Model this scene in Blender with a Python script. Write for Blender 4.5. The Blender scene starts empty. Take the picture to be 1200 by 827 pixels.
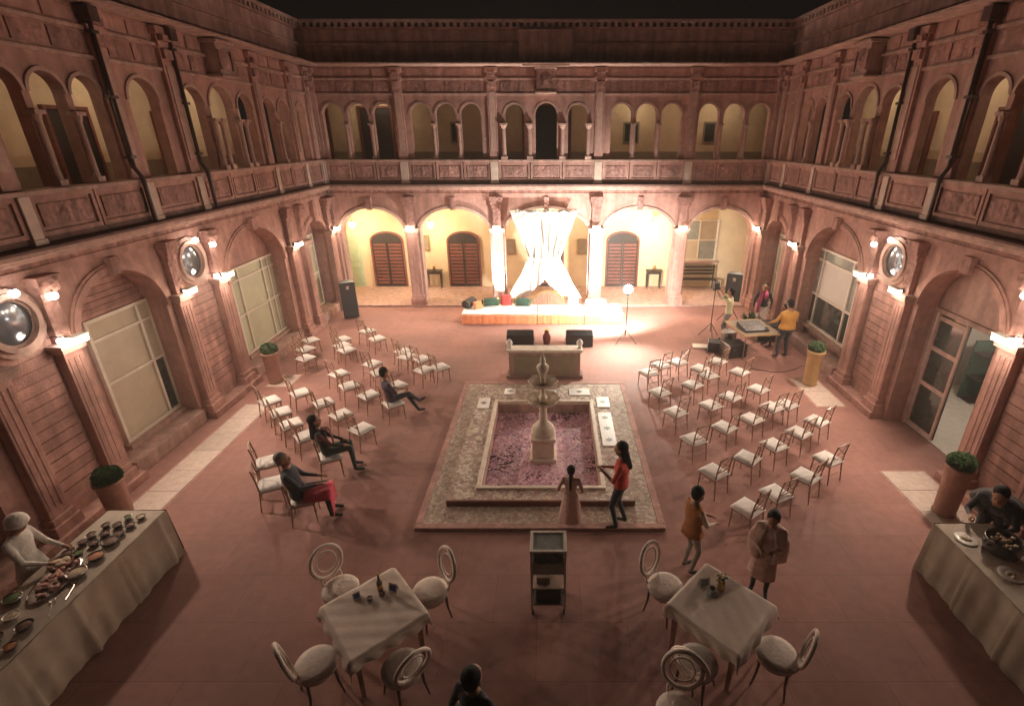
import bpy, bmesh, math, random
from mathutils import Vector, Matrix
R = math.radians
random.seed(11)
sc = bpy.context.scene
col = sc.collection

# ------------------------------------------------------------------ camera
cam_d = bpy.data.cameras.new('camera')
cam_d.sensor_width = 36.0
cam_d.lens = 592.0 / 1200.0 * 36.0
cam_d.shift_x = -47.0 / 1200.0
cam_d.clip_end = 400.0
cam_d.clip_start = 0.05
cam = bpy.data.objects.new('camera', cam_d)
col.objects.link(cam)
cam.location = (0.2, 0.0, 6.0)
cam.rotation_euler = (R(90 - 23.3), 0, 0)
sc.camera = cam

# ------------------------------------------------------------------ night sky and exposure
world = bpy.data.worlds.new('World')
sc.world = world
world.use_nodes = True
wb = world.node_tree.nodes['Background']
wb.inputs[0].default_value = (0.0040, 0.0026, 0.0024, 1)
wb.inputs[1].default_value = 1.0
sc.view_settings.view_transform = 'Standard'
sc.view_settings.look = 'None'
sc.view_settings.exposure = 0.5
sc.view_settings.gamma = 1.0
sc.view_settings.use_curve_mapping = False
sc.cycles.use_denoising = True
sc.cycles.max_bounces = 8
sc.cycles.diffuse_bounces = 4
sc.cycles.glossy_bounces = 3
sc.cycles.transmission_bounces = 4
sc.cycles.sample_clamp_indirect = 4.0
sc.cycles.caustics_reflective = False
sc.cycles.caustics_refractive = False

# lamp powers (watts)
WARM = (1.0, 0.765, 0.595)
P_WALL = 205.0
P_BULB = 3.5
P_LANTERN = 84.0
P_UP = 1150.0
P_FLOOD = 1650.0
P_GAL = 11.0

# ------------------------------------------------------------------ materials
M = {}
def mat(name, c, rough=0.7, metal=0.0, var=0.0, scale=6.0, bump=0.0, bscale=30.0, c2=None, emit=None, estr=0, coat=0.0, sheen=0.0, kind='noise', spec=0.5, streak=0.0):
    m = bpy.data.materials.new(name); m.use_nodes = True
    nt = m.node_tree; b = nt.nodes['Principled BSDF']
    b.inputs['Roughness'].default_value = rough
    b.inputs['Metallic'].default_value = metal
    b.inputs['Specular IOR Level'].default_value = spec
    if coat: b.inputs['Coat Weight'].default_value = coat; b.inputs['Coat Roughness'].default_value = 0.08
    if sheen: b.inputs['Sheen Weight'].default_value = sheen
    b.inputs['Base Color'].default_value = (*c, 1)
    if emit:
        m.cycles.emission_sampling = 'NONE'      # the lamp objects beside these glowing shells carry the light
        b.inputs['Emission Color'].default_value = (*emit, 1); b.inputs['Emission Strength'].default_value = estr
    geo = None
    if var > 0 or c2 or bump:
        geo = nt.nodes.new('ShaderNodeNewGeometry')
    if var > 0 or c2:
        n1 = nt.nodes.new('ShaderNodeTexNoise'); n1.inputs['Scale'].default_value = scale; n1.inputs['Detail'].default_value = 6; n1.inputs['Roughness'].default_value = 0.65
        nt.links.new(geo.outputs['Position'], n1.inputs['Vector'])
        r = nt.nodes.new('ShaderNodeValToRGB')
        d = c2 if c2 else tuple(x * (1 - var) for x in c)
        e = c if c2 else tuple(min(1, x * (1 + var)) for x in c)
        r.color_ramp.elements[0].position = 0.32; r.color_ramp.elements[1].position = 0.68
        r.color_ramp.elements[0].color = (*d, 1); r.color_ramp.elements[1].color = (*e, 1)
        nt.links.new(n1.outputs['Fac'], r.inputs['Fac'])
        # large blotches of wear
        n3 = nt.nodes.new('ShaderNodeTexNoise'); n3.inputs['Scale'].default_value = max(0.35, scale * 0.11); n3.inputs['Detail'].default_value = 4
        nt.links.new(geo.outputs['Position'], n3.inputs['Vector'])
        mr = nt.nodes.new('ShaderNodeMapRange'); mr.inputs[1].default_value = 0.3; mr.inputs[2].default_value = 0.7; mr.inputs[3].default_value = 1 - max(var, .12) * 0.7; mr.inputs[4].default_value = 1 + max(var, .12) * 0.4
        nt.links.new(n3.outputs['Fac'], mr.inputs[0])
        mx = nt.nodes.new('ShaderNodeVectorMath'); mx.operation = 'SCALE'
        nt.links.new(r.outputs['Color'], mx.inputs[0]); nt.links.new(mr.outputs[0], mx.inputs['Scale'])
        oi = nt.nodes.new('ShaderNodeObjectInfo'); om = nt.nodes.new('ShaderNodeMapRange'); om.inputs[3].default_value = .90; om.inputs[4].default_value = 1.08
        nt.links.new(oi.outputs['Random'], om.inputs[0]); last = mx
        ms = nt.nodes.new('ShaderNodeVectorMath'); ms.operation = 'SCALE'; nt.links.new(last.outputs[0], ms.inputs[0]); nt.links.new(om.outputs[0], ms.inputs['Scale']); last = ms
        if streak:
            # rain streaks and soot: noise stretched down the wall
            mp = nt.nodes.new('ShaderNodeMapping'); mp.inputs['Scale'].default_value = (3.2, 3.2, .32); nt.links.new(geo.outputs['Position'], mp.inputs[0])
            n4 = nt.nodes.new('ShaderNodeTexNoise'); n4.inputs['Scale'].default_value = 1.6; n4.inputs['Detail'].default_value = 6; nt.links.new(mp.outputs[0], n4.inputs['Vector'])
            m4 = nt.nodes.new('ShaderNodeMapRange'); m4.inputs[1].default_value = .36; m4.inputs[2].default_value = .62; m4.inputs[3].default_value = 1 - streak * .75; m4.inputs[4].default_value = 1.06
            nt.links.new(n4.outputs['Fac'], m4.inputs[0])
            mq = nt.nodes.new('ShaderNodeVectorMath'); mq.operation = 'SCALE'; nt.links.new(last.outputs[0], mq.inputs[0]); nt.links.new(m4.outputs[0], mq.inputs['Scale']); last = mq
        nt.links.new(last.outputs[0], b.inputs['Base Color'])
    if bump:
        if kind == 'carved':
            t = nt.nodes.new('ShaderNodeTexVoronoi'); t.feature = 'SMOOTH_F1'; t.inputs['Scale'].default_value = bscale
            out = t.outputs['Distance']
        else:
            t = nt.nodes.new('ShaderNodeTexNoise'); t.inputs['Scale'].default_value = bscale; t.inputs['Detail'].default_value = 5
            out = t.outputs['Fac']
        nt.links.new(geo.outputs['Position'], t.inputs['Vector'])
        bp = nt.nodes.new('ShaderNodeBump'); bp.inputs['Strength'].default_value = bump; bp.inputs['Distance'].default_value = 0.03 if kind != 'carved' else 0.06
        nt.links.new(out, bp.inputs['Height']); nt.links.new(bp.outputs[0], b.inputs['Normal'])
    M[name] = m
    return m

mat('sandstone', (0.47, 0.268, 0.226), 0.85, var=0.18, scale=5, bump=0.35, bscale=22, streak=.3)
mat('sandstone_carved', (0.42, 0.23, 0.198), 0.85, var=0.25, scale=8, bump=0.5, bscale=12, kind='carved', streak=.5)
mat('sandstone_course', (0.45, 0.25, 0.212), 0.85, var=0.28, scale=3.1, bump=0.4, bscale=28, streak=.4)
mat('sandstone_pale', (0.48, 0.315, 0.268), 0.8, var=0.16, scale=6, bump=0.25, bscale=25, streak=.28)
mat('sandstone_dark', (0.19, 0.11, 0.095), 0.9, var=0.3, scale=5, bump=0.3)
mat('stone_attic', (0.50, 0.30, 0.255), 0.9, var=0.25, scale=3, bump=0.4, bscale=16, streak=.45)
mat('post_stone', (0.60, 0.47, 0.40), 0.75, var=0.12, scale=7, bump=0.2)
mat('border_stone', (0.60, 0.49, 0.42), 0.7, var=0.14, scale=9, bump=0.25, bscale=40)
mat('plaster', (0.72, 0.59, 0.39), 0.9, var=0.07, scale=2.2, bump=0.12, bscale=12)
mat('gallery_plaster', (0.70, 0.56, 0.38), 0.9, var=0.10, scale=2.0, bump=0.12, bscale=12)
mat('dado', (0.30, 0.24, 0.17), 0.8, var=0.15, scale=4)
mat('door_wood', (0.21, 0.065, 0.045), 0.5, var=0.3, scale=14, bump=0.2)
mat('dark_wood', (0.03, 0.018, 0.014), 0.5, var=0.3, scale=14)
mat('green_door', (0.42, 0.52, 0.36), 0.55, var=0.10, scale=5)
mat('white_paint', (0.74, 0.68, 0.58), 0.5, var=0.08, scale=10, bump=0.1)
mat('blind', (0.56, 0.49, 0.36), 0.75, var=0.08, scale=3, coat=0.25, bump=0.1, bscale=6)
mat('blind_green', (0.50, 0.52, 0.36), 0.75, var=0.08, scale=3, coat=0.25, bump=0.1, bscale=6)
mat('blind_white', (0.70, 0.66, 0.60), 0.75, var=0.06, scale=3, coat=0.2)
mat('dark_glass', (0.035, 0.045, 0.04), 0.08, var=0.4, scale=2, coat=0.6)
mat('mirror_glass', (0.17, 0.19, 0.22), 0.12, metal=0.6, var=0.2, scale=3)
mat('pipe', (0.075, 0.042, 0.037), 0.5, var=0.2, scale=9)
mat('black_plastic', (0.018, 0.018, 0.02), 0.45, var=0.2, scale=20, bump=0.1)
mat('grille', (0.03, 0.03, 0.034), 0.6, bump=0.8, bscale=160)
mat('metal', (0.45, 0.43, 0.40), 0.3, metal=1.0, var=0.12, scale=12)
mat('steel', (0.70, 0.68, 0.65), 0.2, metal=1.0, var=0.08, scale=16)
mat('dark_metal', (0.06, 0.055, 0.05), 0.4, metal=0.8, var=0.2, scale=12)
mat('chair_wood', (0.30, 0.17, 0.11), 0.4, var=0.22, scale=16, coat=0.15)
mat('cushion', (0.82, 0.79, 0.75), 0.9, var=0.07, scale=14, bump=0.3, bscale=50, sheen=0.3)
mat('white_cane', (0.76, 0.65, 0.57), 0.6, var=0.1, scale=14, bump=0.2)
mat('chair_leg_dark', (0.11, 0.07, 0.05), 0.5, var=0.2, scale=14)
mat('linen', (0.80, 0.68, 0.59), 0.9, var=0.05, scale=4, bump=0.10, bscale=12, sheen=0.3)
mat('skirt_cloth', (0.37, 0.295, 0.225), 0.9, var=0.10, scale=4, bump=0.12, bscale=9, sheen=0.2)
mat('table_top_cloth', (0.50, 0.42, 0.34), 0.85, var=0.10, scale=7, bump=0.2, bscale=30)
mat('orange_cloth', (0.72, 0.24, 0.10), 0.85, var=0.18, scale=7, bump=0.2, bscale=40, sheen=0.3)
mat('red_cloth', (0.5, 0.06, 0.05), 0.85, var=0.15, scale=9, bump=0.2, sheen=0.3)
mat('white_sheet', (0.78, 0.76, 0.72), 0.9, var=0.05, scale=6, bump=0.3, bscale=14, sheen=0.3)
mat('green_cloth', (0.03, 0.075, 0.052), 0.8, var=0.2, scale=14)
mat('dark_cloth', (0.03, 0.03, 0.032), 0.85, var=0.3, scale=14)
mat('drape', (0.80, 0.78, 0.72), 0.75, var=0.05, scale=5, bump=0.3, bscale=24, sheen=0.4)
mat('terracotta', (0.38, 0.20, 0.15), 0.75, var=0.18, scale=8, bump=0.2)
mat('yellow_pot', (0.50, 0.33, 0.15), 0.6, var=0.14, scale=8, bump=0.1)
mat('leaf', (0.055, 0.11, 0.03), 0.6, c2=(0.03, 0.075, 0.02), var=0.2, scale=18)
mat('soil', (0.06, 0.04, 0.03), 0.95, var=0.3, scale=30)
mat('marble', (0.72, 0.63, 0.52), 0.55, var=0.16, scale=9, bump=0.2, bscale=30)
mat('marble_white', (0.78, 0.76, 0.72), 0.35, var=0.10, scale=14, bump=0.1)
mat('inlay', (0.12, 0.16, 0.15), 0.4, var=0.3, scale=30)
mat('petal_pink', (0.66, 0.32, 0.38), 0.7, var=0.3, scale=30)
mat('petal_mauve', (0.56, 0.29, 0.42), 0.7, var=0.3, scale=30)
mat('petal_pale', (0.82, 0.56, 0.60), 0.7, var=0.2, scale=30)
mat('petal_dark', (0.16, 0.04, 0.08), 0.7, var=0.3, scale=30)
mat('brass', (0.55, 0.36, 0.12), 0.35, metal=0.9, var=0.15, scale=20)
mat('food_brown', (0.14, 0.06, 0.03), 0.6, var=0.4, scale=40, bump=0.5, bscale=60)
mat('food_orange', (0.50, 0.17, 0.05), 0.5, var=0.3, scale=40, bump=0.5, bscale=60)
mat('food_green', (0.12, 0.2, 0.04), 0.6, var=0.4, scale=40, bump=0.5, bscale=60)
mat('food_pale', (0.62, 0.5, 0.35), 0.7, var=0.25, scale=40, bump=0.5, bscale=60)
mat('food_pink', (0.55, 0.28, 0.22), 0.6, var=0.3, scale=40, bump=0.5, bscale=60)
mat('ceramic_dark', (0.05, 0.035, 0.03), 0.3, coat=0.4, var=0.2, scale=15)
mat('ceramic_white', (0.72, 0.69, 0.64), 0.25, coat=0.4)
mat('blue_print', (0.10, 0.10, 0.38), 0.6, var=0.2, scale=30)
mat('bottle_brown', (0.16, 0.08, 0.03), 0.15, coat=0.5)
mat('flower_yellow', (0.7, 0.45, 0.12), 0.8, var=0.2, scale=30)
mat('flower_white', (0.75, 0.68, 0.55), 0.8, var=0.1, scale=30)
mat('clear_glass', (0.32, 0.36, 0.34), 0.06, coat=0.5, var=0.15, scale=8)
mat('tile_floor', (0.56, 0.52, 0.46), 0.35, var=0.12, scale=6)
mat('room_wall', (0.62, 0.56, 0.50), 0.9, var=0.06, scale=3)
mat('blue_poster', (0.05, 0.07, 0.2), 0.6, var=0.2, scale=12)
mat('red_case', (0.2, 0.05, 0.045), 0.6, var=0.2, scale=12)
mat('cable', (0.02, 0.02, 0.02), 0.6)
# people
mat('skin', (0.36, 0.19, 0.115), 0.55, var=0.06, scale=20)
mat('hair', (0.008, 0.007, 0.007), 0.65, spec=.2, var=0.3, scale=60, bump=0.4, bscale=90)
mat('hair_grey', (0.20, 0.18, 0.16), 0.6, var=0.25, scale=60, bump=0.4, bscale=90)
mat('eye', (0.02, 0.015, 0.012), 0.2)
mat('lips', (0.30, 0.10, 0.085), 0.5)
def cloth(n, c, v=0.12): mat(n, c, 0.85, var=v, scale=18, bump=0.35, bscale=26, sheen=0.2)
cloth('c_red', (0.62, 0.06, 0.045)); cloth('c_jean', (0.022, 0.03, 0.048)); cloth('c_black', (0.014, 0.014, 0.016), 0.2)
cloth('c_pale_dress', (0.66, 0.44, 0.38)); cloth('c_mustard', (0.40, 0.15, 0.028)); cloth('c_cream', (0.60, 0.50, 0.42))
cloth('c_greytrouser', (0.38, 0.35, 0.29)); cloth('c_white', (0.70, 0.66, 0.60)); cloth('c_yellow', (0.66, 0.34, 0.07)); cloth('c_pink', (0.66, 0.10, 0.24))
cloth('c_maroon', (0.16, 0.03, 0.03)); cloth('c_navy', (0.03, 0.035, 0.055)); cloth('c_crimson', (0.50, 0.025, 0.06)); cloth('c_purple', (0.06, 0.04, 0.075)); cloth('c_lime', (0.62, 0.62, 0.38)); cloth('c_shoe', (0.02, 0.016, 0.014)); cloth('c_grey', (0.25, 0.24, 0.23)); cloth('c_green', (0.03, 0.06, 0.045))
mat('c_stripe', (0.70, 0.54, 0.46), 0.9, c2=(0.50, 0.27, 0.21), var=0.2, scale=11, bump=0.3, sheen=0.2)
mat('lamp_white', (0.9, 0.85, 0.75), 0.5, emit=(1.0, 0.84, 0.62), estr=16)
mat('bulb_white', (0.9, 0.88, 0.85), 0.4, emit=(1.0, 0.90, 0.78), estr=14)
mat('lantern_glow', (0.9, 0.85, 0.75), 0.5, emit=(1.0, 0.86, 0.55), estr=13)
mat('flood_glow', (0.95, 0.95, 0.9), 0.4, emit=(1.0, 0.96, 0.86), estr=60)

def floor_mat():
    m = bpy.data.materials.new('court_paving'); m.use_nodes = True
    nt = m.node_tree; b = nt.nodes['Principled BSDF']; N = nt.nodes.new; L = nt.links.new
    geo = N('ShaderNodeNewGeometry')
    br = N('ShaderNodeTexBrick'); br.inputs['Scale'].default_value = 1.0
    br.inputs['Brick Width'].default_value = 1.2; br.inputs['Row Height'].default_value = 0.8; br.inputs['Mortar Size'].default_value = 0.008; br.inputs['Mortar Smooth'].default_value = 0.3
    br.inputs['Color1'].default_value = (0.375, 0.200, 0.168, 1); br.inputs['Color2'].default_value = (0.335, 0.176, 0.148, 1); br.inputs['Mortar'].default_value = (0.285, 0.148, 0.124, 1)
    L(geo.outputs['Position'], br.inputs['Vector'])
    n = N('ShaderNodeTexNoise'); n.inputs['Scale'].default_value = 0.55; n.inputs['Detail'].default_value = 7; n.inputs['Roughness'].default_value = 0.62
    L(geo.outputs['Position'], n.inputs['Vector'])
    mr = N('ShaderNodeMapRange'); mr.inputs[1].default_value = .3; mr.inputs[2].default_value = .7; mr.inputs[3].default_value = .74; mr.inputs[4].default_value = 1.16
    L(n.outputs['Fac'], mr.inputs[0])
    n2 = N('ShaderNodeTexNoise'); n2.inputs['Scale'].default_value = 7; n2.inputs['Detail'].default_value = 8
    L(geo.outputs['Position'], n2.inputs['Vector'])
    mr2 = N('ShaderNodeMapRange'); mr2.inputs[1].default_value = .3; mr2.inputs[2].default_value = .7; mr2.inputs[3].default_value = .90; mr2.inputs[4].default_value = 1.08
    L(n2.outputs['Fac'], mr2.inputs[0])
    mu = N('ShaderNodeMath'); mu.operation = 'MULTIPLY'; L(mr.outputs[0], mu.inputs[0]); L(mr2.outputs[0], mu.inputs[1])
    v = N('ShaderNodeVectorMath'); v.operation = 'SCALE'; L(br.outputs['Color'], v.inputs[0]); L(mu.outputs[0], v.inputs['Scale'])
    L(v.outputs[0], b.inputs['Base Color'])
    mr3 = N('ShaderNodeMapRange'); mr3.inputs[1].default_value = .3; mr3.inputs[2].default_value = .7; mr3.inputs[3].default_value = .66; mr3.inputs[4].default_value = .9
    L(n.outputs['Fac'], mr3.inputs[0]); L(mr3.outputs[0], b.inputs['Roughness']); b.inputs['Specular IOR Level'].default_value = .3
    bp = N('ShaderNodeBump'); bp.inputs['Strength'].default_value = 0.2; bp.inputs['Distance'].default_value = 0.01
    L(n2.outputs['Fac'], bp.inputs['Height']); L(bp.outputs[0], b.inputs['Normal'])
    M['court_paving'] = m
floor_mat()
def mosaic_mat(name, cols, scale):
    m = bpy.data.materials.new(name); m.use_nodes = True
    nt = m.node_tree; b = nt.nodes['Principled BSDF']; N = nt.nodes.new; L = nt.links.new
    geo = N('ShaderNodeNewGeometry')
    v = N('ShaderNodeTexVoronoi'); v.inputs['Scale'].default_value = scale; L(geo.outputs['Position'], v.inputs['Vector'])
    r = N('ShaderNodeValToRGB'); r.color_ramp.interpolation = 'CONSTANT'
    sep = N('ShaderNodeSeparateColor'); L(v.outputs['Color'], sep.inputs[0])
    # larger floral drift decides which tones dominate
    n = N('ShaderNodeTexNoise'); n.inputs['Scale'].default_value = 2.4; n.inputs['Detail'].default_value = 5; L(geo.outputs['Position'], n.inputs['Vector'])
    a = N('ShaderNodeMath'); a.operation = 'MULTIPLY_ADD'; a.inputs[1].default_value = 0.62; L(sep.outputs[0], a.inputs[0])
    s = N('ShaderNodeMapRange'); s.inputs[1].default_value = .3; s.inputs[2].default_value = .7; s.inputs[3].default_value = 0; s.inputs[4].default_value = .38; L(n.outputs['Fac'], s.inputs[0])
    L(s.outputs[0], a.inputs[2]); L(a.outputs[0], r.inputs[0])
    el = r.color_ramp.elements
    while len(el) < len(cols): el.new(0.5)
    for i, c in enumerate(cols): el[i].position = i / len(cols); el[i].color = (*c, 1)
    L(r.outputs[0], b.inputs['Base Color']); b.inputs['Roughness'].default_value = 0.75
    bp = N('ShaderNodeBump'); bp.inputs['Strength'].default_value = 0.6; bp.inputs['Distance'].default_value = 0.01
    L(v.outputs['Distance'], bp.inputs['Height']); bp.invert = True; L(bp.outputs[0], b.inputs['Normal'])
    M[name] = m
mosaic_mat('mosaic', [(.27, .18, .15), (.38, .27, .22), (.48, .37, .30), (.36, .31, .24), (.58, .49, .41), (.44, .29, .25)], 19)
mosaic_mat('mosaic_rim', [(.24, .16, .13), (.48, .38, .31), (.34, .27, .21), (.62, .54, .45), (.42, .27, .25), (.52, .44, .30)], 15)
def water_mat():
    m = bpy.data.materials.new('water'); m.use_nodes = True
    b = m.node_tree.nodes['Principled BSDF']
    b.inputs['Base Color'].default_value = (0.22, 0.12, 0.14, 1); b.inputs['Roughness'].default_value = 0.06; b.inputs['Specular IOR Level'].default_value = 0.4
    t = m.node_tree.nodes.new('ShaderNodeTexNoise'); t.inputs['Scale'].default_value = 9
    bp = m.node_tree.nodes.new('ShaderNodeBump'); bp.inputs['Strength'].default_value = 0.12; bp.inputs['Distance'].default_value = 0.02
    m.node_tree.links.new(t.outputs[0], bp.inputs['Height']); m.node_tree.links.new(bp.outputs[0], b.inputs['Normal'])
    M['water'] = m
water_mat()
def drape_mat():
    b = M['drape'].node_tree.nodes['Principled BSDF']
    b.inputs['Subsurface Weight'].default_value = 0.0
    b.inputs['Transmission Weight'].default_value = 0.0
drape_mat()

# ------------------------------------------------------------------ mesh helpers
class MB:
    def __init__(s, T=None): s.v = []; s.f = []; s.mi = []; s.T = T
    def add(s, vs, fs, mi=0):
        o = len(s.v)
        s.v += [s.T(*p) for p in vs] if s.T else [tuple(p) for p in vs]
        s.f += [tuple(i + o for i in f) for f in fs]; s.mi += [mi] * len(fs); return s
    def box(s, x0, x1, y0, y1, z0, z1, mi=0):
        return s.add([(x, y, z) for z in (z0, z1) for y in (y0, y1) for x in (x0, x1)],
                     [(0, 2, 3, 1), (4, 5, 7, 6), (0, 1, 5, 4), (2, 6, 7, 3), (0, 4, 6, 2), (1, 3, 7, 5)], mi)
    def frustum(s, cx, cy, z0, z1, a0, b0, a1, b1, mi=0):
        return s.add([(cx - a0, cy - b0, z0), (cx + a0, cy - b0, z0), (cx + a0, cy + b0, z0), (cx - a0, cy + b0, z0), (cx - a1, cy - b1, z1), (cx + a1, cy - b1, z1), (cx + a1, cy + b1, z1), (cx - a1, cy + b1, z1)],
                     [(3, 2, 1, 0), (4, 5, 6, 7), (0, 1, 5, 4), (1, 2, 6, 5), (2, 3, 7, 6), (3, 0, 4, 7)], mi)
    def lathe(s, prof, cx=0, cy=0, n=16, sx=1.0, sy=1.0, mi=0, cap=True):
        vs = []; fs = []
        for r, z in prof:
            for k in range(n):
                a = 2 * math.pi * k / n
                vs.append((cx + r * sx * math.cos(a), cy + r * sy * math.sin(a), z))
        for i in range(len(prof) - 1):
            for k in range(n):
                k2 = (k + 1) % n
                fs.append((i * n + k, i * n + k2, (i + 1) * n + k2, (i + 1) * n + k))
        if cap:
            fs.append(tuple(range(n))[::-1]); fs.append(tuple((len(prof) - 1) * n + k for k in range(n)))
        return s.add(vs, fs, mi)
    def tube(s, pts, r, n=6, mi=0, closed=False, caps=True):
        P = [Vector(p) for p in pts]; m = len(P)
        rr = list(r) if isinstance(r, (list, tuple)) else [r] * m
        vs = []; fs = []; prev = None
        for i in range(m):
            if closed: d = P[(i + 1) % m] - P[i - 1]
            else: d = P[min(i + 1, m - 1)] - P[max(i - 1, 0)]
            d.normalize()
            if prev is None:
                a = Vector((0, 0, 1)) if abs(d.z) < .9 else Vector((1, 0, 0))
                x = d.cross(a).normalized()
            else:
                x = (prev - d * prev.dot(d)).normalized()
            prev = x; y = d.cross(x)
            for k in range(n):
                t = 2 * math.pi * k / n
                vs.append(tuple(P[i] + (x * math.cos(t) + y * math.sin(t)) * rr[i]))
        for i in range(m if closed else m - 1):
            j = (i + 1) % m
            for k in range(n):
                k2 = (k + 1) % n
                fs.append((i * n + k, i * n + k2, j * n + k2, j * n + k))
        if not closed and caps:
            fs.append(tuple(range(n))[::-1]); fs.append(tuple((m - 1) * n + k for k in range(n)))
        return s.add(vs, fs, mi)
    def ball(s, c, rx, ry=None, rz=None, n=12, m=8, mi=0):
        ry = rx if ry is None else ry; rz = rx if rz is None else rz
        vs = [(c[0], c[1], c[2] - rz)]; fs = []
        for i in range(1, m):
            ph = -math.pi / 2 + math.pi * i / m
            for k in range(n):
                a = 2 * math.pi * k / n
                vs.append((c[0] + rx * math.cos(ph) * math.cos(a), c[1] + ry * math.cos(ph) * math.sin(a), c[2] + rz * math.sin(ph)))
        vs.append((c[0], c[1], c[2] + rz))
        for k in range(n): fs.append((0, 1 + (k + 1) % n, 1 + k))
        for i in range(m - 2):
            for k in range(n):
                k2 = (k + 1) % n
                fs.append((1 + i * n + k, 1 + i * n + k2, 1 + (i + 1) * n + k2, 1 + (i + 1) * n + k))
        l = len(vs) - 1
        for k in range(n): fs.append((l, 1 + (m - 2) * n + k, 1 + (m - 2) * n + (k + 1) % n))
        return s.add(vs, fs, mi)
    def mesh(s, name, mats, smooth=False):
        me = bpy.data.meshes.new(name); me.from_pydata(s.v, [], s.f)
        ms = mats if isinstance(mats, (list, tuple)) else [mats]
        for m in ms: me.materials.append(M[m])
        if len(ms) > 1:
            me.polygons.foreach_set('material_index', s.mi)
        if smooth: me.polygons.foreach_set('use_smooth', [True] * len(me.polygons))
        me.update(); return me
    def build(s, name, mats, parent=None, smooth=False, bevel=0.0, origin=None):
        """vertices are given in the root's frame (or, with origin, in world)"""
        if origin is not None: s.v = [(a - origin[0], b - origin[1], c - origin[2]) for a, b, c in s.v]
        o = bpy.data.objects.new(name, s.mesh(name, mats, smooth)); col.objects.link(o)
        if parent: o.parent = parent
        if bevel:
            b = o.modifiers.new('bevel', 'BEVEL'); b.width = bevel; b.segments = 2; b.limit_method = 'ANGLE'
        return o
def tag(o, label=None, cat=None, group=None, kind=None):
    if label: o['label'] = label
    if cat: o['category'] = cat
    if group: o['group'] = group
    if kind: o['kind'] = kind
    return o
def empty(name, loc, rz=0.0, label=None, cat=None, group=None):
    o = bpy.data.objects.new(name, None); col.objects.link(o); o.location = loc; o.rotation_euler = (0, 0, rz); o.empty_display_size = 0.2
    return tag(o, label, cat, group)
def kids(o): return [c for c in ALL_KIDS.get(o.name, [])]
ALL_KIDS = {}
def copy_tree(o, parent=None):
    c = o.copy(); col.objects.link(c)
    if parent: c.parent = parent
    for ch in list(o.children): copy_tree(ch, c)
    return c
def light(name, kind, loc, power, color=WARM, radius=0.08, parent=None, rot=None, spot=None, blend=0.6):
    d = bpy.data.lights.new(name, kind); d.energy = power; d.color = color
    if kind in ('POINT', 'SPOT'): d.shadow_soft_size = radius
    if spot: d.spot_size = R(spot); d.spot_blend = blend
    o = bpy.data.objects.new(name, d); col.objects.link(o); o.location = loc
    if rot: o.rotation_euler = rot
    if parent: o.parent = parent
    return o
def aim(o, d): o.rotation_euler = Vector(d).to_track_quat('-Z', 'Y').to_euler()

# ------------------------------------------------------------------ ground
FX, FY0, FY1 = 1.12, 7.42, 10.62          # pool opening
b = MB()
xs = [-13.5, -FX, FX, 13.5]; ys = [-2.5, FY0, FY1, 24.5]
for i in range(3):
    for j in range(3):
        if i == 1 and j == 1: continue
        b.add([(xs[i], ys[j], 0), (xs[i + 1], ys[j], 0), (xs[i + 1], ys[j + 1], 0), (xs[i], ys[j + 1], 0)], [(0, 1, 2, 3)])
tag(b.build('courtyard_floor', 'court_paving'), kind='structure')
for (x0, x1, y0, y1) in [(-7.22, -6.62, 6.2, 10.75), (6.58, 7.26, 10.65, 12.2), (6.58, 7.42, 6.4, 8.1), (-7.22, -6.62, 11.7, 12.4)]:
    n = max(1, round((y1 - y0) / .62)); d = (y1 - y0) / n
    st = MB(); st.box(x0 - .04, x1 + .04, y0 - .04, y1 + .04, .001, .006)
    s0 = tag(st.build('border_strip', 'sandstone'), kind='structure')
    for k in range(n):
        p = MB(); p.box(x0 + .006, x1 - .006, y0 + d * k + .005, y0 + d * (k + 1) - .005, .004, .014 + random.random() * .004)
        p.build('paving_slab', 'border_stone', s0)

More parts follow.
